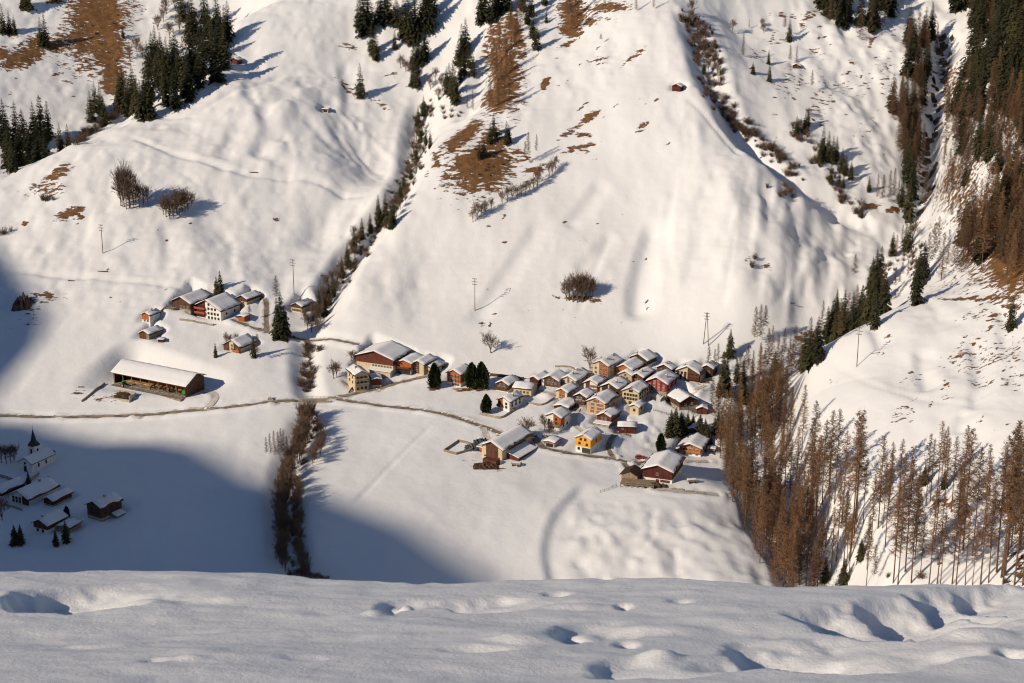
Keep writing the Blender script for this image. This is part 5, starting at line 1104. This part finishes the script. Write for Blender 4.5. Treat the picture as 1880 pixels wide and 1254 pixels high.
for x, b in ((1800,985),(1460,960),(1500,1040),(1630,1060),(1690,1060),(1845,1070)): bush(ground(x, b), 2.5, 'low bush on the snow between the larch trunks', 'low bushes between the larch trunks', 1.2)
wood_of((('larch', 1.0),), [(1500,960),(1560,930),(1640,920),(1720,920),(1890,920),(1890,1076),(1510,1076)], 18, 11, 28, (20, 26), 'tall bare larch with a thin trunk on the lower right slope', G2)
for k in range(34): bush(ground(rnd(1390, 1640)*.0+np.interp(k/33, [0, .35, .7, 1], [790, 745, 690, 610])+rnd(-16, 14), np.interp(k/33, [0, .35, .7, 1], [190, 330, 410, 545])+rnd(-10, 10)), rnd(1.2, 3.2), 'leafless bush in the gully between the two snow slopes', 'bushes in the centre gully', 1.3)
# --- round bare tree groups on the snow slopes
G = 'bare trees in the tall group on the left slope'
for x, t, b in ((228,288,380),(238,289,382),(222,300,378),(246,310,382),(232,320,384),(256,330,382),(264,332,381),(272,334,380),(240,340,383),(225,335,380),(250,345,384)): tree_px('bare', x, t, b, 'leafless tree in the tall group on the left snow slope', G, .55)
G = 'bare trees in the wind bent group on the left slope'
for x, t, b in ((305,350,398),(312,355,402),(300,358,394),(325,340,392),(335,338,388),(345,342,384),(352,350,378),(330,352,396),(318,362,400),(340,355,388)): tree_px('bare', x, t, b, 'leafless tree in the rounded group on the left snow slope', G, .9)
G = 'bare trees in the round group on the centre slope'
for x, t, b in ((1045,500,552),(1052,494,554),(1060,500,555),(1068,494,552),(1076,492,550),(1083,498,548),(1088,505,545),(1040,510,552),(1070,505,554)): tree_px('bare', x, t, b, 'leafless tree in the round group in the middle of the centre slope', G, .8)
tree_px('bare', 901, 604, 648, 'single leafless round tree on the slope above the evergreens', None, 1.1)
tree_px('bare', 1083, 630, 676, 'leafless round tree at the upper edge of the village beside the first house', None, 1.1)
tree_px('bare', 967, 762, 805, 'leafless tree by the road fork above the stone barn', None, 1.15)
for x, t, b in ((1000,764,790),(995,758,778),(1008,772,800)): tree_px('bare', x, t, b, 'small leafless tree beside the orange and white house', 'small bare trees by the orange house')
for x, t, b in ((85,345,368),(78,350,368),(98,348,368),(20,412,425),(5,415,430)): bush(ground(x, b), rnd(3, 5), 'leafless bush on the far left snow slope', 'bushes on the far left slope')
# --- hamlet and stream trees
for x, t, b, l in ((405,497,540,'taller spruce behind the hamlet barns'),(398,506,540,'shorter spruce behind the hamlet barns'),(517,534,620,'taller of two dark spruces by the hamlet lane'),(510,545,618,'shorter of two dark spruces by the hamlet lane'),(524,560,616,'low spruce leaning on the lane spruces'),(586,528,580,'spruce beside the small cream cottage'),(396,628,656,'small spruce left of the steep roofed chalet'),(466,614,656,'spruce right of the steep roofed chalet')): tree_px('spruce', x, t, b, l)
tree_px('larch', 509, 505, 570, 'pale larch behind the lane spruces', None, 1.3); tree_px('larch', 474, 612, 662, 'thin larch beside the steep roofed chalet', None, 1.2); tree_px('larch', 459, 560, 588, 'small larch beside the brown lane shed', None, 1.4)
for x, b in ((415,632),(422,636),(436,634)): tree_px('bare', x, b-26, b, 'small leafless tree behind the steep roofed chalet', 'bare trees behind the chalet', .7)
G = 'bare trees along the hamlet stream'
for x, b in ((600,535),(610,528),(620,520),(627,512),(592,560),(602,555),(580,600),(572,610),(565,605),(588,590),(596,580),(606,570),(575,590),(560,598),(585,612),(615,545)): tree_px('bare', x, b-rnd(32, 44), b, 'leafless tree along the stream beside the cream cottage', G, .7)
G = 'bushes in the stream bed above the bridge'
for k in range(44):
    u = random.random(); bush(ground(np.interp(u, [0, 1], [575, 562])+rnd(-13, 13), 635+u*85), rnd(2.2, 4.2), 'leafless bush in the stream bed above the bridge', G, 1.2)
for x, t, b in ((612,655,695),(618,660,692)): tree_px('bare', x, t, b, 'frosted leafless tree left of the big farm hall', 'frosted trees by the farm hall', .9)
for x, t, b in ((645,640,662),(652,642,664)): tree_px('bare', x, t, b, 'leafless tree at the corner of the big farm hall', 'bare trees at the farm hall corner', 1.1)
for x, t, b in ((497,795,850),(505,790,855),(512,792,862),(518,786,858),(523,788,860),(490,802,850),(528,800,862)): tree_px('larch', x, t, b, 'slender upright leafless tree left of the meadow stream', 'slender upright trees by the meadow stream', .9)
G = 'bare trees along the meadow stream'
for k in range(58):
    u = k/57; x = np.interp(u, [0, .25, .5, .75, 1], [568, 555, 526, 518, 520])+rnd(-8, 6); b = np.interp(u, [0, .25, .5, .75, 1], [775, 830, 890, 960, 1050]); tree_px('bare', x, b-rnd(34, 58), b+rnd(-8, 8), 'leafless tree in the belt along the meadow stream', G, .8)
for k in range(22):
    u = k/21; x = np.interp(u, [0, .3, .6, 1], [540, 545, 548, 560])+rnd(-5, 9); b = np.interp(u, [0, .3, .6, 1], [905, 960, 1010, 1066]); tree_px('bare', x, b-rnd(30, 48), b, 'leafless tree in the second belt along the shaded stream', 'bare trees of the second stream belt', .8)
for k in range(12): tree_px('bare', 548+k*5, 1035+k*2.2+rnd(-4, 4), 1068, 'leafless tree in the stream belt by the snow bank', 'bare trees by the snow bank', .8)
for k in range(12): tree_px('bare', rnd(585, 603)-k*1.6, 760+k*5.5, 790+k*6, 'leafless tree on the sunny bank below the bridge', 'bare trees below the bridge', .75)
for k in range(40):
    u = random.random(); bush(ground(np.interp(u, [0, .5, 1], [572, 528, 530])+rnd(-12, 14), 760+u*300), rnd(2.5, 4.5), 'leafless bush under the meadow stream trees', 'bushes under the meadow stream trees', 1.1)
# --- evergreens in the village gardens
for x, t, b, l in ((798,667,712,'round evergreen tree left of the orange timber house'),(866,666,712,'left of two round evergreens right of the orange timber house'),(884,665,713,'right of two round evergreens right of the orange timber house'),(893,724,758,'small oval evergreen beside the white house with red balcony'),(1213,796,830,'dark evergreen left of the honey coloured chalet')): tree_px('yew', x, t, b, l, None, 1.15)
for x, t, b in ((1232,752,795),(1240,748,800),(1250,755,798),(1228,770,802),(1262,758,792),(1272,760,790),(1285,762,800),(1294,768,806),(1299,780,818),(1288,775,812)): tree_px('spruce', x, t, b, 'dark spruce in the garden grove below the upper timber house', 'spruces of the garden grove', 1.5)
for x, t, b in ((1318,755,800),(1325,762,802),(1312,765,798)): tree_px('spruce', x, t, b, 'dark spruce between little red shed and ravine', 'spruces beside the little red shed', 1.3)
tree_px('larch', 1263, 742, 786, 'slim bare trunk rising from the garden grove', None, .5)
for x, t, b, l in ((53,864,892,'spruce in front of the church wall'),(28,962,1000,'left of two dark spruces at the shaded hamlet corner'),(39,962,1000,'right of two dark spruces at the shaded hamlet corner'),(122,956,996,'spruce standing at the shaded garage'),(103,972,1002,'narrow small spruce left of the shaded garage')): tree_px('spruce', x, t, b, l, None, 1.2)
tree_px('yew', 123, 929, 950, 'tiny cone shaped tree alone in the shaded snow')
for x, b in ((3,850),(12,852),(20,850),(26,848),(-6,850)): tree_px('bare', x, b-38, b, 'leafless tree beside the church', 'bare trees beside the church', .8)
tree_px('bare', 4, 905, 955, 'large leafless tree cut by the left edge in the shaded hamlet', None, .9)

plant_all()
# ------------------------------------------------------------------ other things on the ground
def put_on(P, th): return P, -R(th)
# cattle: one body each, built with a skinned skeleton
def cow_mesh():
    vs = [(0, 0, 1.05, .36), (.45, 0, 1.08, .38), (-.45, 0, 1.10, .38), (-.85, 0, 1.15, .30), (.85, 0, 1.12, .34), (1.15, 0, 1.25, .22), (1.45, 0, 1.38, .17), (1.75, 0, 1.22, .13), (1.92, 0, 1.05, .09)]
    es = [(0, 1), (0, 2), (2, 3), (1, 4), (4, 5), (5, 6), (6, 7), (7, 8)]
    def limb(par, pts):
        p = par
        for q in pts: vs.append(q); es.append((p, len(vs)-1)); p = len(vs)-1
    for y in (-.2, .2):
        limb(4, [(.80, y*1.1, .72, .14), (.84, y, .40, .085), (.80, y, .06, .075)])
        limb(3, [(-.80, y*1.1, .80, .17), (-.92, y, .45, .085), (-.82, y, .06, .075)])
        limb(6, [(1.42, y*1.2, 1.46, .05)])
    limb(3, [(-1.12, 0, 1.05, .05), (-1.16, 0, .55, .035)])
    me = bpy.data.meshes.new('cow'); me.from_pydata([v[:3] for v in vs], es, []); o = bpy.data.objects.new('cow_tmp', me); COL.objects.link(o)
    md = o.modifiers.new('skin', 'SKIN'); md.use_smooth_shade = True; o.modifiers.new('sub', 'SUBSURF').levels = 1
    for i, v in enumerate(vs): me.skin_vertices[0].data[i].radius = (v[3], v[3])
    me.skin_vertices[0].data[0].use_root = True
    dg = bpy.context.evaluated_depsgraph_get(); m2 = bpy.data.meshes.new_from_object(o.evaluated_get(dg)); m2.name = 'cow'
    bpy.data.objects.remove(o); m2.materials.clear(); m2.materials.append(M['cowhide']); return m2
CM = cow_mesh()
for i, (x, y, r_) in enumerate(((-.02, 3.2, 80), (.06, 2.2, 10), (.10, 3.4, 95), (.17, 2.4, 60), (.21, 3.3, 120), (.26, 2.5, -20), (.30, 3.1, 85), (.345, 2.2, 30), (.385, 3.3, 75), (.43, 2.4, 150), (.02, 1.2, 40), (.24, 1.0, 190))):
    c = link('cow', CM); c.location = in_stable(x*sw_, y, .12); c.rotation_euler = (0, 0, so.rotation_euler[2]+R(r_)); c.scale = (1.0, 1.0, 1.0)
    tag(c, 'dark brown cow standing in the front stalls of the long stable', 'cow', 'cows in the long stable')
def tractor(loc, rz, label):
    o = empty('tractor', loc, rz); tag(o, label, 'tractor')
    b_ = MB(); b_.box(-.45, .45, -.2, 2.2, .75, 1.45); b_.box(-.75, .75, -1.5, -.1, .8, 1.25); b_.build('body', M['tractor_green'], o, bevel=.08)
    c = MB(); c.box(-.65, .65, -1.4, -.15, 1.26, 2.45); co = c.build('cab', M['pane'], o, bevel=.06); r = MB(); r.box(-.75, .75, -1.5, -.05, 2.46, 2.6); r.build('cab_roof', M['tractor_green'], co, bevel=.04)
    for x in (-.8, .8):
        for y, rr, wd in ((-.9, .8, .42), (1.6, .5, .32)):
            t = MB(); t.tube([(x-wd/2, y, rr), (x+wd/2, y, rr)], [rr, rr], 16); wl = t.build('wheel', M['rubber'], o); h_ = MB(); sx = 1 if x > 0 else -1; h_.tube([(x+sx*(wd/2+.01)-.02, y, rr), (x+sx*(wd/2+.01)+.02, y, rr)], [rr*.5]*2, 12); h_.build('rim', M['yellow'], wl)
tractor(in_stable(-sw_*.335, -1.4, .06), so.rotation_euler[2]+R(70), 'green tractor parked at the left end of the long stable')
def feed_wagon():
    o = empty('feed_wagon', in_stable(sw_*.455, 2.4, .12), so.rotation_euler[2]); tag(o, 'bright green feed wagon inside the right end of the long stable', 'wagon')
    b_ = MB(); b_.prism([(-1.0, .8), (1.0, .8), (1.35, 2.2), (-1.35, 2.2)], 'y', -1.0, 1.0); b_.build('hopper', M['tractor_green'], o)
    for x in (-.8, .8): t = MB(); t.tube([(x-.15, 0, .42), (x+.15, 0, .42)], [.42, .42], 14); t.build('wheel', M['rubber'], o)
feed_wagon()
# manure pit in front of the stable
def pit():
    P = ground(222, 735); o = empty('manure_pit', P, -R(22)); tag(o, 'concrete walled manure pit left in front of the long stable', 'pit')
    b_ = MB(); b_.box(-9, 4.5, -.3, 0, -2, .8); b_.box(4.2, 4.5, 0, 5, -2, 2.4); b_.prism([(-9, -2), (-9, .9), (-6, 2.4), (4.2, 2.6), (4.2, -2)], 'y', 5, 5.3); b_.build('wall', M['concrete'], o)
    h_ = MB(); n = 16; pts = []
    for j in range(9):
        for i in range(n): 
            u = i/(n-1); v = j/8; x = -6.5+10.3*u; y = .1+4.8*v; z = 2.1*math.sin(math.pi*min(1, u*1.0+.02))**.6*(.35+.65*v)+.35*rnd(-1, 1)*(0 < u < 1); pts.append((x, y, z))
    h_.v = pts
    for j in range(8):
        for i in range(n-1): k = j*n+i; h_.f.append((k, k+1, k+1+n, k+n)); h_.m.append(0)
    m_ = h_.build('manure_heap', M['manure'], None, smooth=True); m_.location = P; m_.rotation_euler = (0, 0, -R(22)); tag(m_, 'dark brown manure heap piled inside the concrete pit', 'heap')
pit()
# power poles
def pole(px, top, bot, label, double=False, arms=3, grp='wooden power poles on the slopes'):
    P = ground(px, bot); Hh = (bot-top)/scale_at(P)/math.cos(PITCH)*1.0; o = empty('power_pole', P, R(-28)); tag(o, label, 'power pole', grp)
    if double:
        for sx in (-1, 1): t = MB(); t.tube([(sx*1.25, 0, -1), (sx*.12, 0, Hh)], [.20, .14], 8); t.build('post', M['pole_wood'], o)
    else: t = MB(); t.tube([(0, 0, -1), (0, 0, Hh)], [.19, .12], 8); t.build('post', M['pole_wood'], o)
    for k in range(arms):
        z = Hh-.5-1.35*k; L = 1.25 if k != 1 else 1.5; c = MB(); c.box(-L, L, -.24, -.12, z, z+.16); co = c.build('crossarm', M['pole_wood'], o); i_ = MB()
        for x in (-L+.12, -.5, .5, L-.12): i_.tube([(x, -.18, z+.16), (x, -.18, z+.46)], [.07, .05], 6)
        i_.build('insulators', M['dark'], co)
for a in ((189,413,465,'slim power pole on the far left slope beneath the round tree groups'),(540,477,541,'power pole behind the cream cottage of the upper hamlet'),(872,511,570,'power pole alone on the centre slope left of the tree clump'),(1573,600,673,'power pole on the right hand snow hill')): pole(*a)
pole(1296,574,633,'double legged power pole above the eastern end of the village',True)
# bridge
def bridge():
    A_ = ground(553, 737); B_ = ground(606, 733); L = math.hypot(B_[0]-A_[0], B_[1]-A_[1])+2; a = math.atan2(B_[1]-A_[1], B_[0]-A_[0]); zc = (A_[2]+B_[2])/2
    o = empty('bridge', ((A_[0]+B_[0])/2, (A_[1]+B_[1])/2, zc), a); tag(o, 'low concrete road bridge over the stream with a pale railing', 'bridge')
    d = MB(); d.box(-L/2, L/2, -2.3, 2.3, -.75, .14); d.build('deck', M['concrete'], o)
    for y in (-2.2, 2.2):
        r = MB(); r.box(-L/2, L/2, y-.05, y+.05, 1.05, 1.15); r.box(-L/2, L/2, y-.04, y+.04, .6, .68)
        for x in np.linspace(-L/2+.1, L/2-.1, 9): r.box(x-.05, x+.05, y-.05, y+.05, .14, 1.05)
        r.build('railing', M['grey_wood'], o)
    for x in (-L/2+1.2, L/2-1.2): p = MB(); p.box(x-1.2, x+1.2, -2.4, 2.4, -5, -.76); p.build('abutment', M['stone'], o)
bridge()
# red car
def car():
    P = ground(1175, 842); o = empty('parked_car', P, R(4)); tag(o, 'bright red car parked on the cleared yard above the red barn', 'car')
    b_ = MB(); b_.prism([(-2.1, .35), (2.1, .35), (2.15, .8), (1.9, .95), (.9, 1.0), (-2.0, 1.0), (-2.15, .7)], 'y', -.85, .85); b_.build('body', M['car_red'], o, bevel=.07)
    c = MB(); c.prism([(-1.75, 1.0), (.95, 1.0), (.35, 1.5), (-1.35, 1.5)], 'y', -.76, .76); c.build('windows', M['pane'], o, bevel=.04)
    r = MB(); r.box(-1.35, .35, -.74, .74, 1.505, 1.56); r.build('roof', M['car_red'], o, bevel=.02)
    for x in (-1.35, 1.35):
        for y in (-.8, .8): t = MB(); t.tube([(x, y-.1, .33), (x, y+.1, .33)], [.33, .33], 14); t.build('wheel', M['rubber'], o)
    for y in (-.6, .6): t = MB(); t.box(2.1, 2.19, y-.16, y+.16, .66, .8); t.build('headlight', M['frame'], o)
car()
def heap(px, py, rx, ry, h, m, name, label, cat, seed, group=None):
    P = ground(px, py); r_ = np.random.default_rng(seed); nx, ny = 18, 12; mb = MB()
    for j in range(ny):
        for i in range(nx):
            u, v = 2*i/(nx-1)-1, 2*j/(ny-1)-1; q = max(0, 1-u*u)*max(0, 1-v*v); X, Y = P[0]+u*rx, P[1]+v*ry; mb.v.append((X, Y, float(height(X, Y))-.15+(h*q**.7*(1+.5*r_.standard_normal()) if q > 0 else 0)))
    for j in range(ny-1):
        for i in range(nx-1): k = j*nx+i; mb.f.append((k, k+1, k+1+nx, k+nx)); mb.m.append(0)
    return tag(mb.build(name, M[m]), label, cat, group)
# walls and fences, draped along the ground
def wall_run(pts, hgt, thick, m, name, label, cat, snowcap=True, close=False):
    pts = list(pts)+([pts[0]] if close else []); L = resample(line(pts), 1.2) if len(pts) > 2 and not close else None
    if L is None:
        W_ = line(pts); L = np.concatenate([np.linspace(W_[i], W_[i+1], max(2, int(np.hypot(*(W_[i+1]-W_[i]))/1.2))) for i in range(len(W_)-1)])
        L = L[np.r_[True, np.hypot(*np.diff(L, axis=0).T) > 1e-3]]
    T = np.gradient(L, axis=0); T /= np.hypot(T[:, 0], T[:, 1])[:, None]+1e-9; Nn = np.c_[T[:, 1], -T[:, 0]]*thick/2; z = height(L[:, 0], L[:, 1])
    def ring(z0, z1, gx_):
        mb = MB(); n = len(L)
        for i in range(n):
            a, b_ = L[i]+Nn[i]*gx_, L[i]-Nn[i]*gx_; mb.v += [(a[0], a[1], z[i]+z0), (b_[0], b_[1], z[i]+z0), (b_[0], b_[1], z[i]+z1), (a[0], a[1], z[i]+z1)]
        for i in range(n-1):
            for j in range(4): k = i*4; mb.f.append((k+j, k+(j+1) % 4, k+4+(j+1) % 4, k+4+j)); mb.m.append(0)
        mb.f += [(0, 1, 2, 3), (4*n-1, 4*n-2, 4*n-3, 4*n-4)]; mb.m += [0, 0]; return mb
    o = tag(ring(-.6, hgt, 1).build(name, M[m]), label, cat)
    if snowcap: ring(hgt+.005, hgt+.28, 1.15).build('snow_cap', M['roof_snow'], o)
    return o
wall_run([(881,761),(900,766),(919,770),(932,762),(948,752)],.9,.35,'stone','garden_wall','low stone garden wall around the white house with red balcony','wall',False)
wall_run([(968,742),(990,746),(1004,742),(1018,732)],.8,.35,'stone','garden_wall','curved garden wall below the long yellowish house','wall',False)
wall_run([(1019,674),(1040,674),(1064,678)],.7,.4,'stone','field_wall','thin dark field wall on the slope above the cream gallery house','wall',False)
wall_run([(900,690),(930,693),(962,697)],1.2,.4,'brown','fence','brown board fence along the track behind the round evergreens','fence',False)
wall_run([(815,829),(842,811),(862,816),(868,826),(838,835)],1.0,.3,'grey_wood','paddock_fence','closed paddock fence of grey boards beside the big pier barn','fence',False,True)
wall_run([(1212,738),(1228,737),(1240,731)],1.2,.4,'stone','retaining_wall','curved retaining wall under the crimson house','wall',True)
wall_run([(330,588),(350,590),(372,594),(392,598)],1.0,.4,'stone','terrace_wall','stone terrace wall in front of the long white inn','wall',True)
wall_run([(292,580),(305,566),(318,570),(330,568)],1.0,.25,'grey_wood','fence','grey yard fence between orange fronted house and brown barn','fence',False)
wall_run([(0,876),(25,884),(48,890),(72,872)],1.2,.35,'stone','churchyard_wall','shaded churchyard wall in front of the church','wall',False)
wall_run([(2,928),(22,931),(40,938)],.9,.3,'stone','garden_wall','shaded garden wall before the largest chalet','wall',False)
wall_run([(150,738),(170,723),(192,705)],.8,.5,'grey_wood','fence','low fence climbing from the meadow to the stable corner','fence',False)
wall_run([(640,722),(655,705),(668,688)],.9,.3,'stone','garden_wall','garden wall beside the three storey cream house','wall',True)
wall_run([(610,650),(640,642),(690,648)],.6,.3,'grey_wood','fence','road edge fence above the farm hall','fence',True) if False else None
def post_fence(pts, name, label):
    L = line(pts); L = np.concatenate([np.linspace(L[i], L[i+1], max(2, int(np.hypot(*(L[i+1]-L[i]))/1.8)+1))[(1 if i else 0):] for i in range(len(L)-1)]); z = height(L[:, 0], L[:, 1]); mb = MB()
    for p, q in zip(L, z): mb.tube([(p[0], p[1], q-.5), (p[0], p[1], q+1.15)], [.07, .06], 5)
    for hh in (.5, .95): mb.tube([(p[0], p[1], q+hh) for p, q in zip(L, z)], [.04]*len(L), 4)
    tag(mb.build(name, M['pole_wood']), label, 'fence')
post_fence([(1277,717),(1292,718),(1310,716)],'post_fence','thin post fence along the terrace below the nine window house')
post_fence([(1200,755),(1215,759),(1232,764)],'post_fence','thin post fence on the trampled slope right of the tiny cottage')
post_fence([(1083,800),(1098,796),(1112,797)],'post_fence','thin post fence above the yellow orange house')
post_fence([(1102,905),(1118,900),(1132,893)],'post_fence','broken line of fence posts left of the stilted deck')
post_fence([(1318,712),(1322,735),(1326,758)],'post_fence','thin post fence beside the ravine rim trees')
heap(1068,746,1.6,.7,.9,'grey_wood','wood_pile','wood pile left of the dark lattice balcony house','wood pile',41); heap(1001,802,1.5,.7,.8,'grey_wood','wood_pile','wood pile below the orange and white house','wood pile',42); heap(1198,732,1.4,.6,.8,'grey_wood','wood_pile','wood pile between yellow and crimson houses','wood pile',43)
# deck, debris and stores by the two barns below the village
def deck():
    P = ground(1170, 893); o = empty('timber_deck', P, -R(12)); tag(o, 'stilted timber deck under the weathered shed', 'deck')
    d = MB(); d.box(-6.5, 6.5, -1.6, 5, .9, 1.1); d.build('platform', M['grey_wood'], o)
    for x in np.linspace(-6.3, 6.3, 7): p = MB(); p.box(x-.13, x+.13, -1.55, -1.3, -2, .9); p.build('post', M['grey_wood'], o)
    r = MB(); r.box(-6.5, 6.5, -1.6, -1.52, 1.85, 2.0)
    for x in np.linspace(-6.4, 6.3, 7): r.box(x, x+.1, -1.6, -1.52, 1.1, 1.85)
    r.build('railing', M['grey_wood'], o)
deck()
heap(893,856,5.5,3,1.1,'manure','manure_heap','dark manure heap in the yard before the big pier barn','heap',1)
heap(1205,893,5,1.6,1.0,'manure','manure_heap','dark manure heap between deck and large red barn','heap',2)
heap(872,822,4.5,3.2,1.0,'tarp','covered_stack','dark tarpaulin covered stack beside the paddock','stack',3)
heap(884,812,3.5,2.5,1.1,'tarp','covered_stack','dark blue covered stack near the trodden path','stack',4)
heap(41,560,4.6,4.0,3.2,'rock','boulder','big dark brown boulder sticking out at the left picture edge','rock',5)
heap(1150,799,2.0,.8,.6,'grey_wood','wood_pile','pale stack of cut wood before the small hay barn','wood pile',6)
heap(497,735,1.6,1.0,1.2,'concrete','rubble_heap','small pale heap beside the valley road','heap',7)
for k, (x, y) in enumerate(((1244,899),(1262,903),(1285,905))): heap(x,y,3.2,1.0,.5,'stone','rubble_heap',('rubble strip right below the large red barn','rubble strip in the middle of the barn terrace','rubble strip at the right end of the barn terrace')[k],'heap',20+k)
def hay_trailer(px, py, rz, label):
    P = ground(px, py); o = empty('farm_trailer', P, R(rz)); tag(o, label, 'trailer'); b_ = MB(); b_.box(-1.9, 1.9, -.95, .95, .75, .9); b_.box(-1.9, 1.9, -.95, -.88, .9, 1.5); b_.box(-1.9, 1.9, .88, .95, .9, 1.5); b_.build('bed', M['grey_wood'], o)
    s_ = MB(); s_.box(-1.75, 1.75, -.85, .85, .905, 1.6); s_.build('snow_load', M['roof_snow'], o, bevel=.2)
    for x in (-1.1, 1.1):
        for y in (-.95, .95): t = MB(); t.tube([(x, y-.12, .4), (x, y+.12, .4)], [.4, .4], 12); t.build('wheel', M['rubber'], o)
    d = MB(); d.box(1.9, 3.1, -.05, .05, .6, .7); d.build('drawbar', M['metal'], o)
hay_trailer(1270, 886, 12, 'snow laden farm trailer right of the large red barn'); hay_trailer(948, 855, -20, 'snow laden farm trailer beside the big pier barn')
def silo():
    P = ground(1201, 876); o = empty('feed_silo', P); tag(o, 'small grey metal feed silo in front of the large red barn', 'silo')
    b_ = MB(); b_.tube([(0, 0, 1.2), (0, 0, 1.9), (0, 0, 3.6), (0, 0, 4.2)], [.3, 1.0, 1.0, .25], 16); b_.build('tank', M['metal'], o, smooth=True)
    for q in range(4): a = R(45+90*q); p = MB(); p.tube([(.9*math.cos(a), .9*math.sin(a), -.5), (.9*math.cos(a), .9*math.sin(a), 2)], [.05, .05], 5); p.build('leg', M['metal'], o)
silo()
# logs and water trough on the slopes
for k, (x, y, l_, lb) in enumerate(((463,317,6,'long dark log lying beside the slope path'),(189,499,5,'dark plank lying on the left slope below the slim pole'),(590,507,5,'dark trough half buried right of the cottage power pole'),(1452,557,4,'dark log on the right face below the spur'),(131,516,3,'small dark log beneath the left hand track'))):
    P = ground(x, y); t = MB(); t.tube([(-l_/2, 0, .15), (l_/2, 0, .15)], [.28, .22], 8); o = t.build('fallen_log', M['dark']); o.location = P; o.rotation_euler = (0, 0, R(-6)); tag(o, lb, 'log')
P = ground(811, 340); t = MB(); t.tube([(0, 0, -.4), (0, 0, .5)], [1.6, 1.5], 20); o = t.build('water_basin', M['concrete']); o.location = P; tag(o, 'round stone water basin alone on the centre slope', 'basin'); w_ = MB(); w_.tube([(0, 0, .505), (0, 0, .56)], [1.15, 1.1], 20); w_.build('basin_snow', M['roof_snow'], o)
# dark rocks in the gorge bed
for k in range(46):
    u = (k+rnd(0, 1))/46; x = np.interp(u, [0, .3, .6, .8, 1], [1738, 1722, 1714, 1708, 1690])+rnd(-14, 14); y = np.interp(u, [0, .3, .6, .8, 1], [60, 160, 250, 320, 400])+rnd(-6, 6)
    heap(x, y, rnd(.8, 2.4), rnd(.7, 1.8), rnd(.5, 1.6), 'rock', 'rock', 'dark wet rock in the bed of the gorge', 'rock', 100+k, 'rocks in the gorge bed')
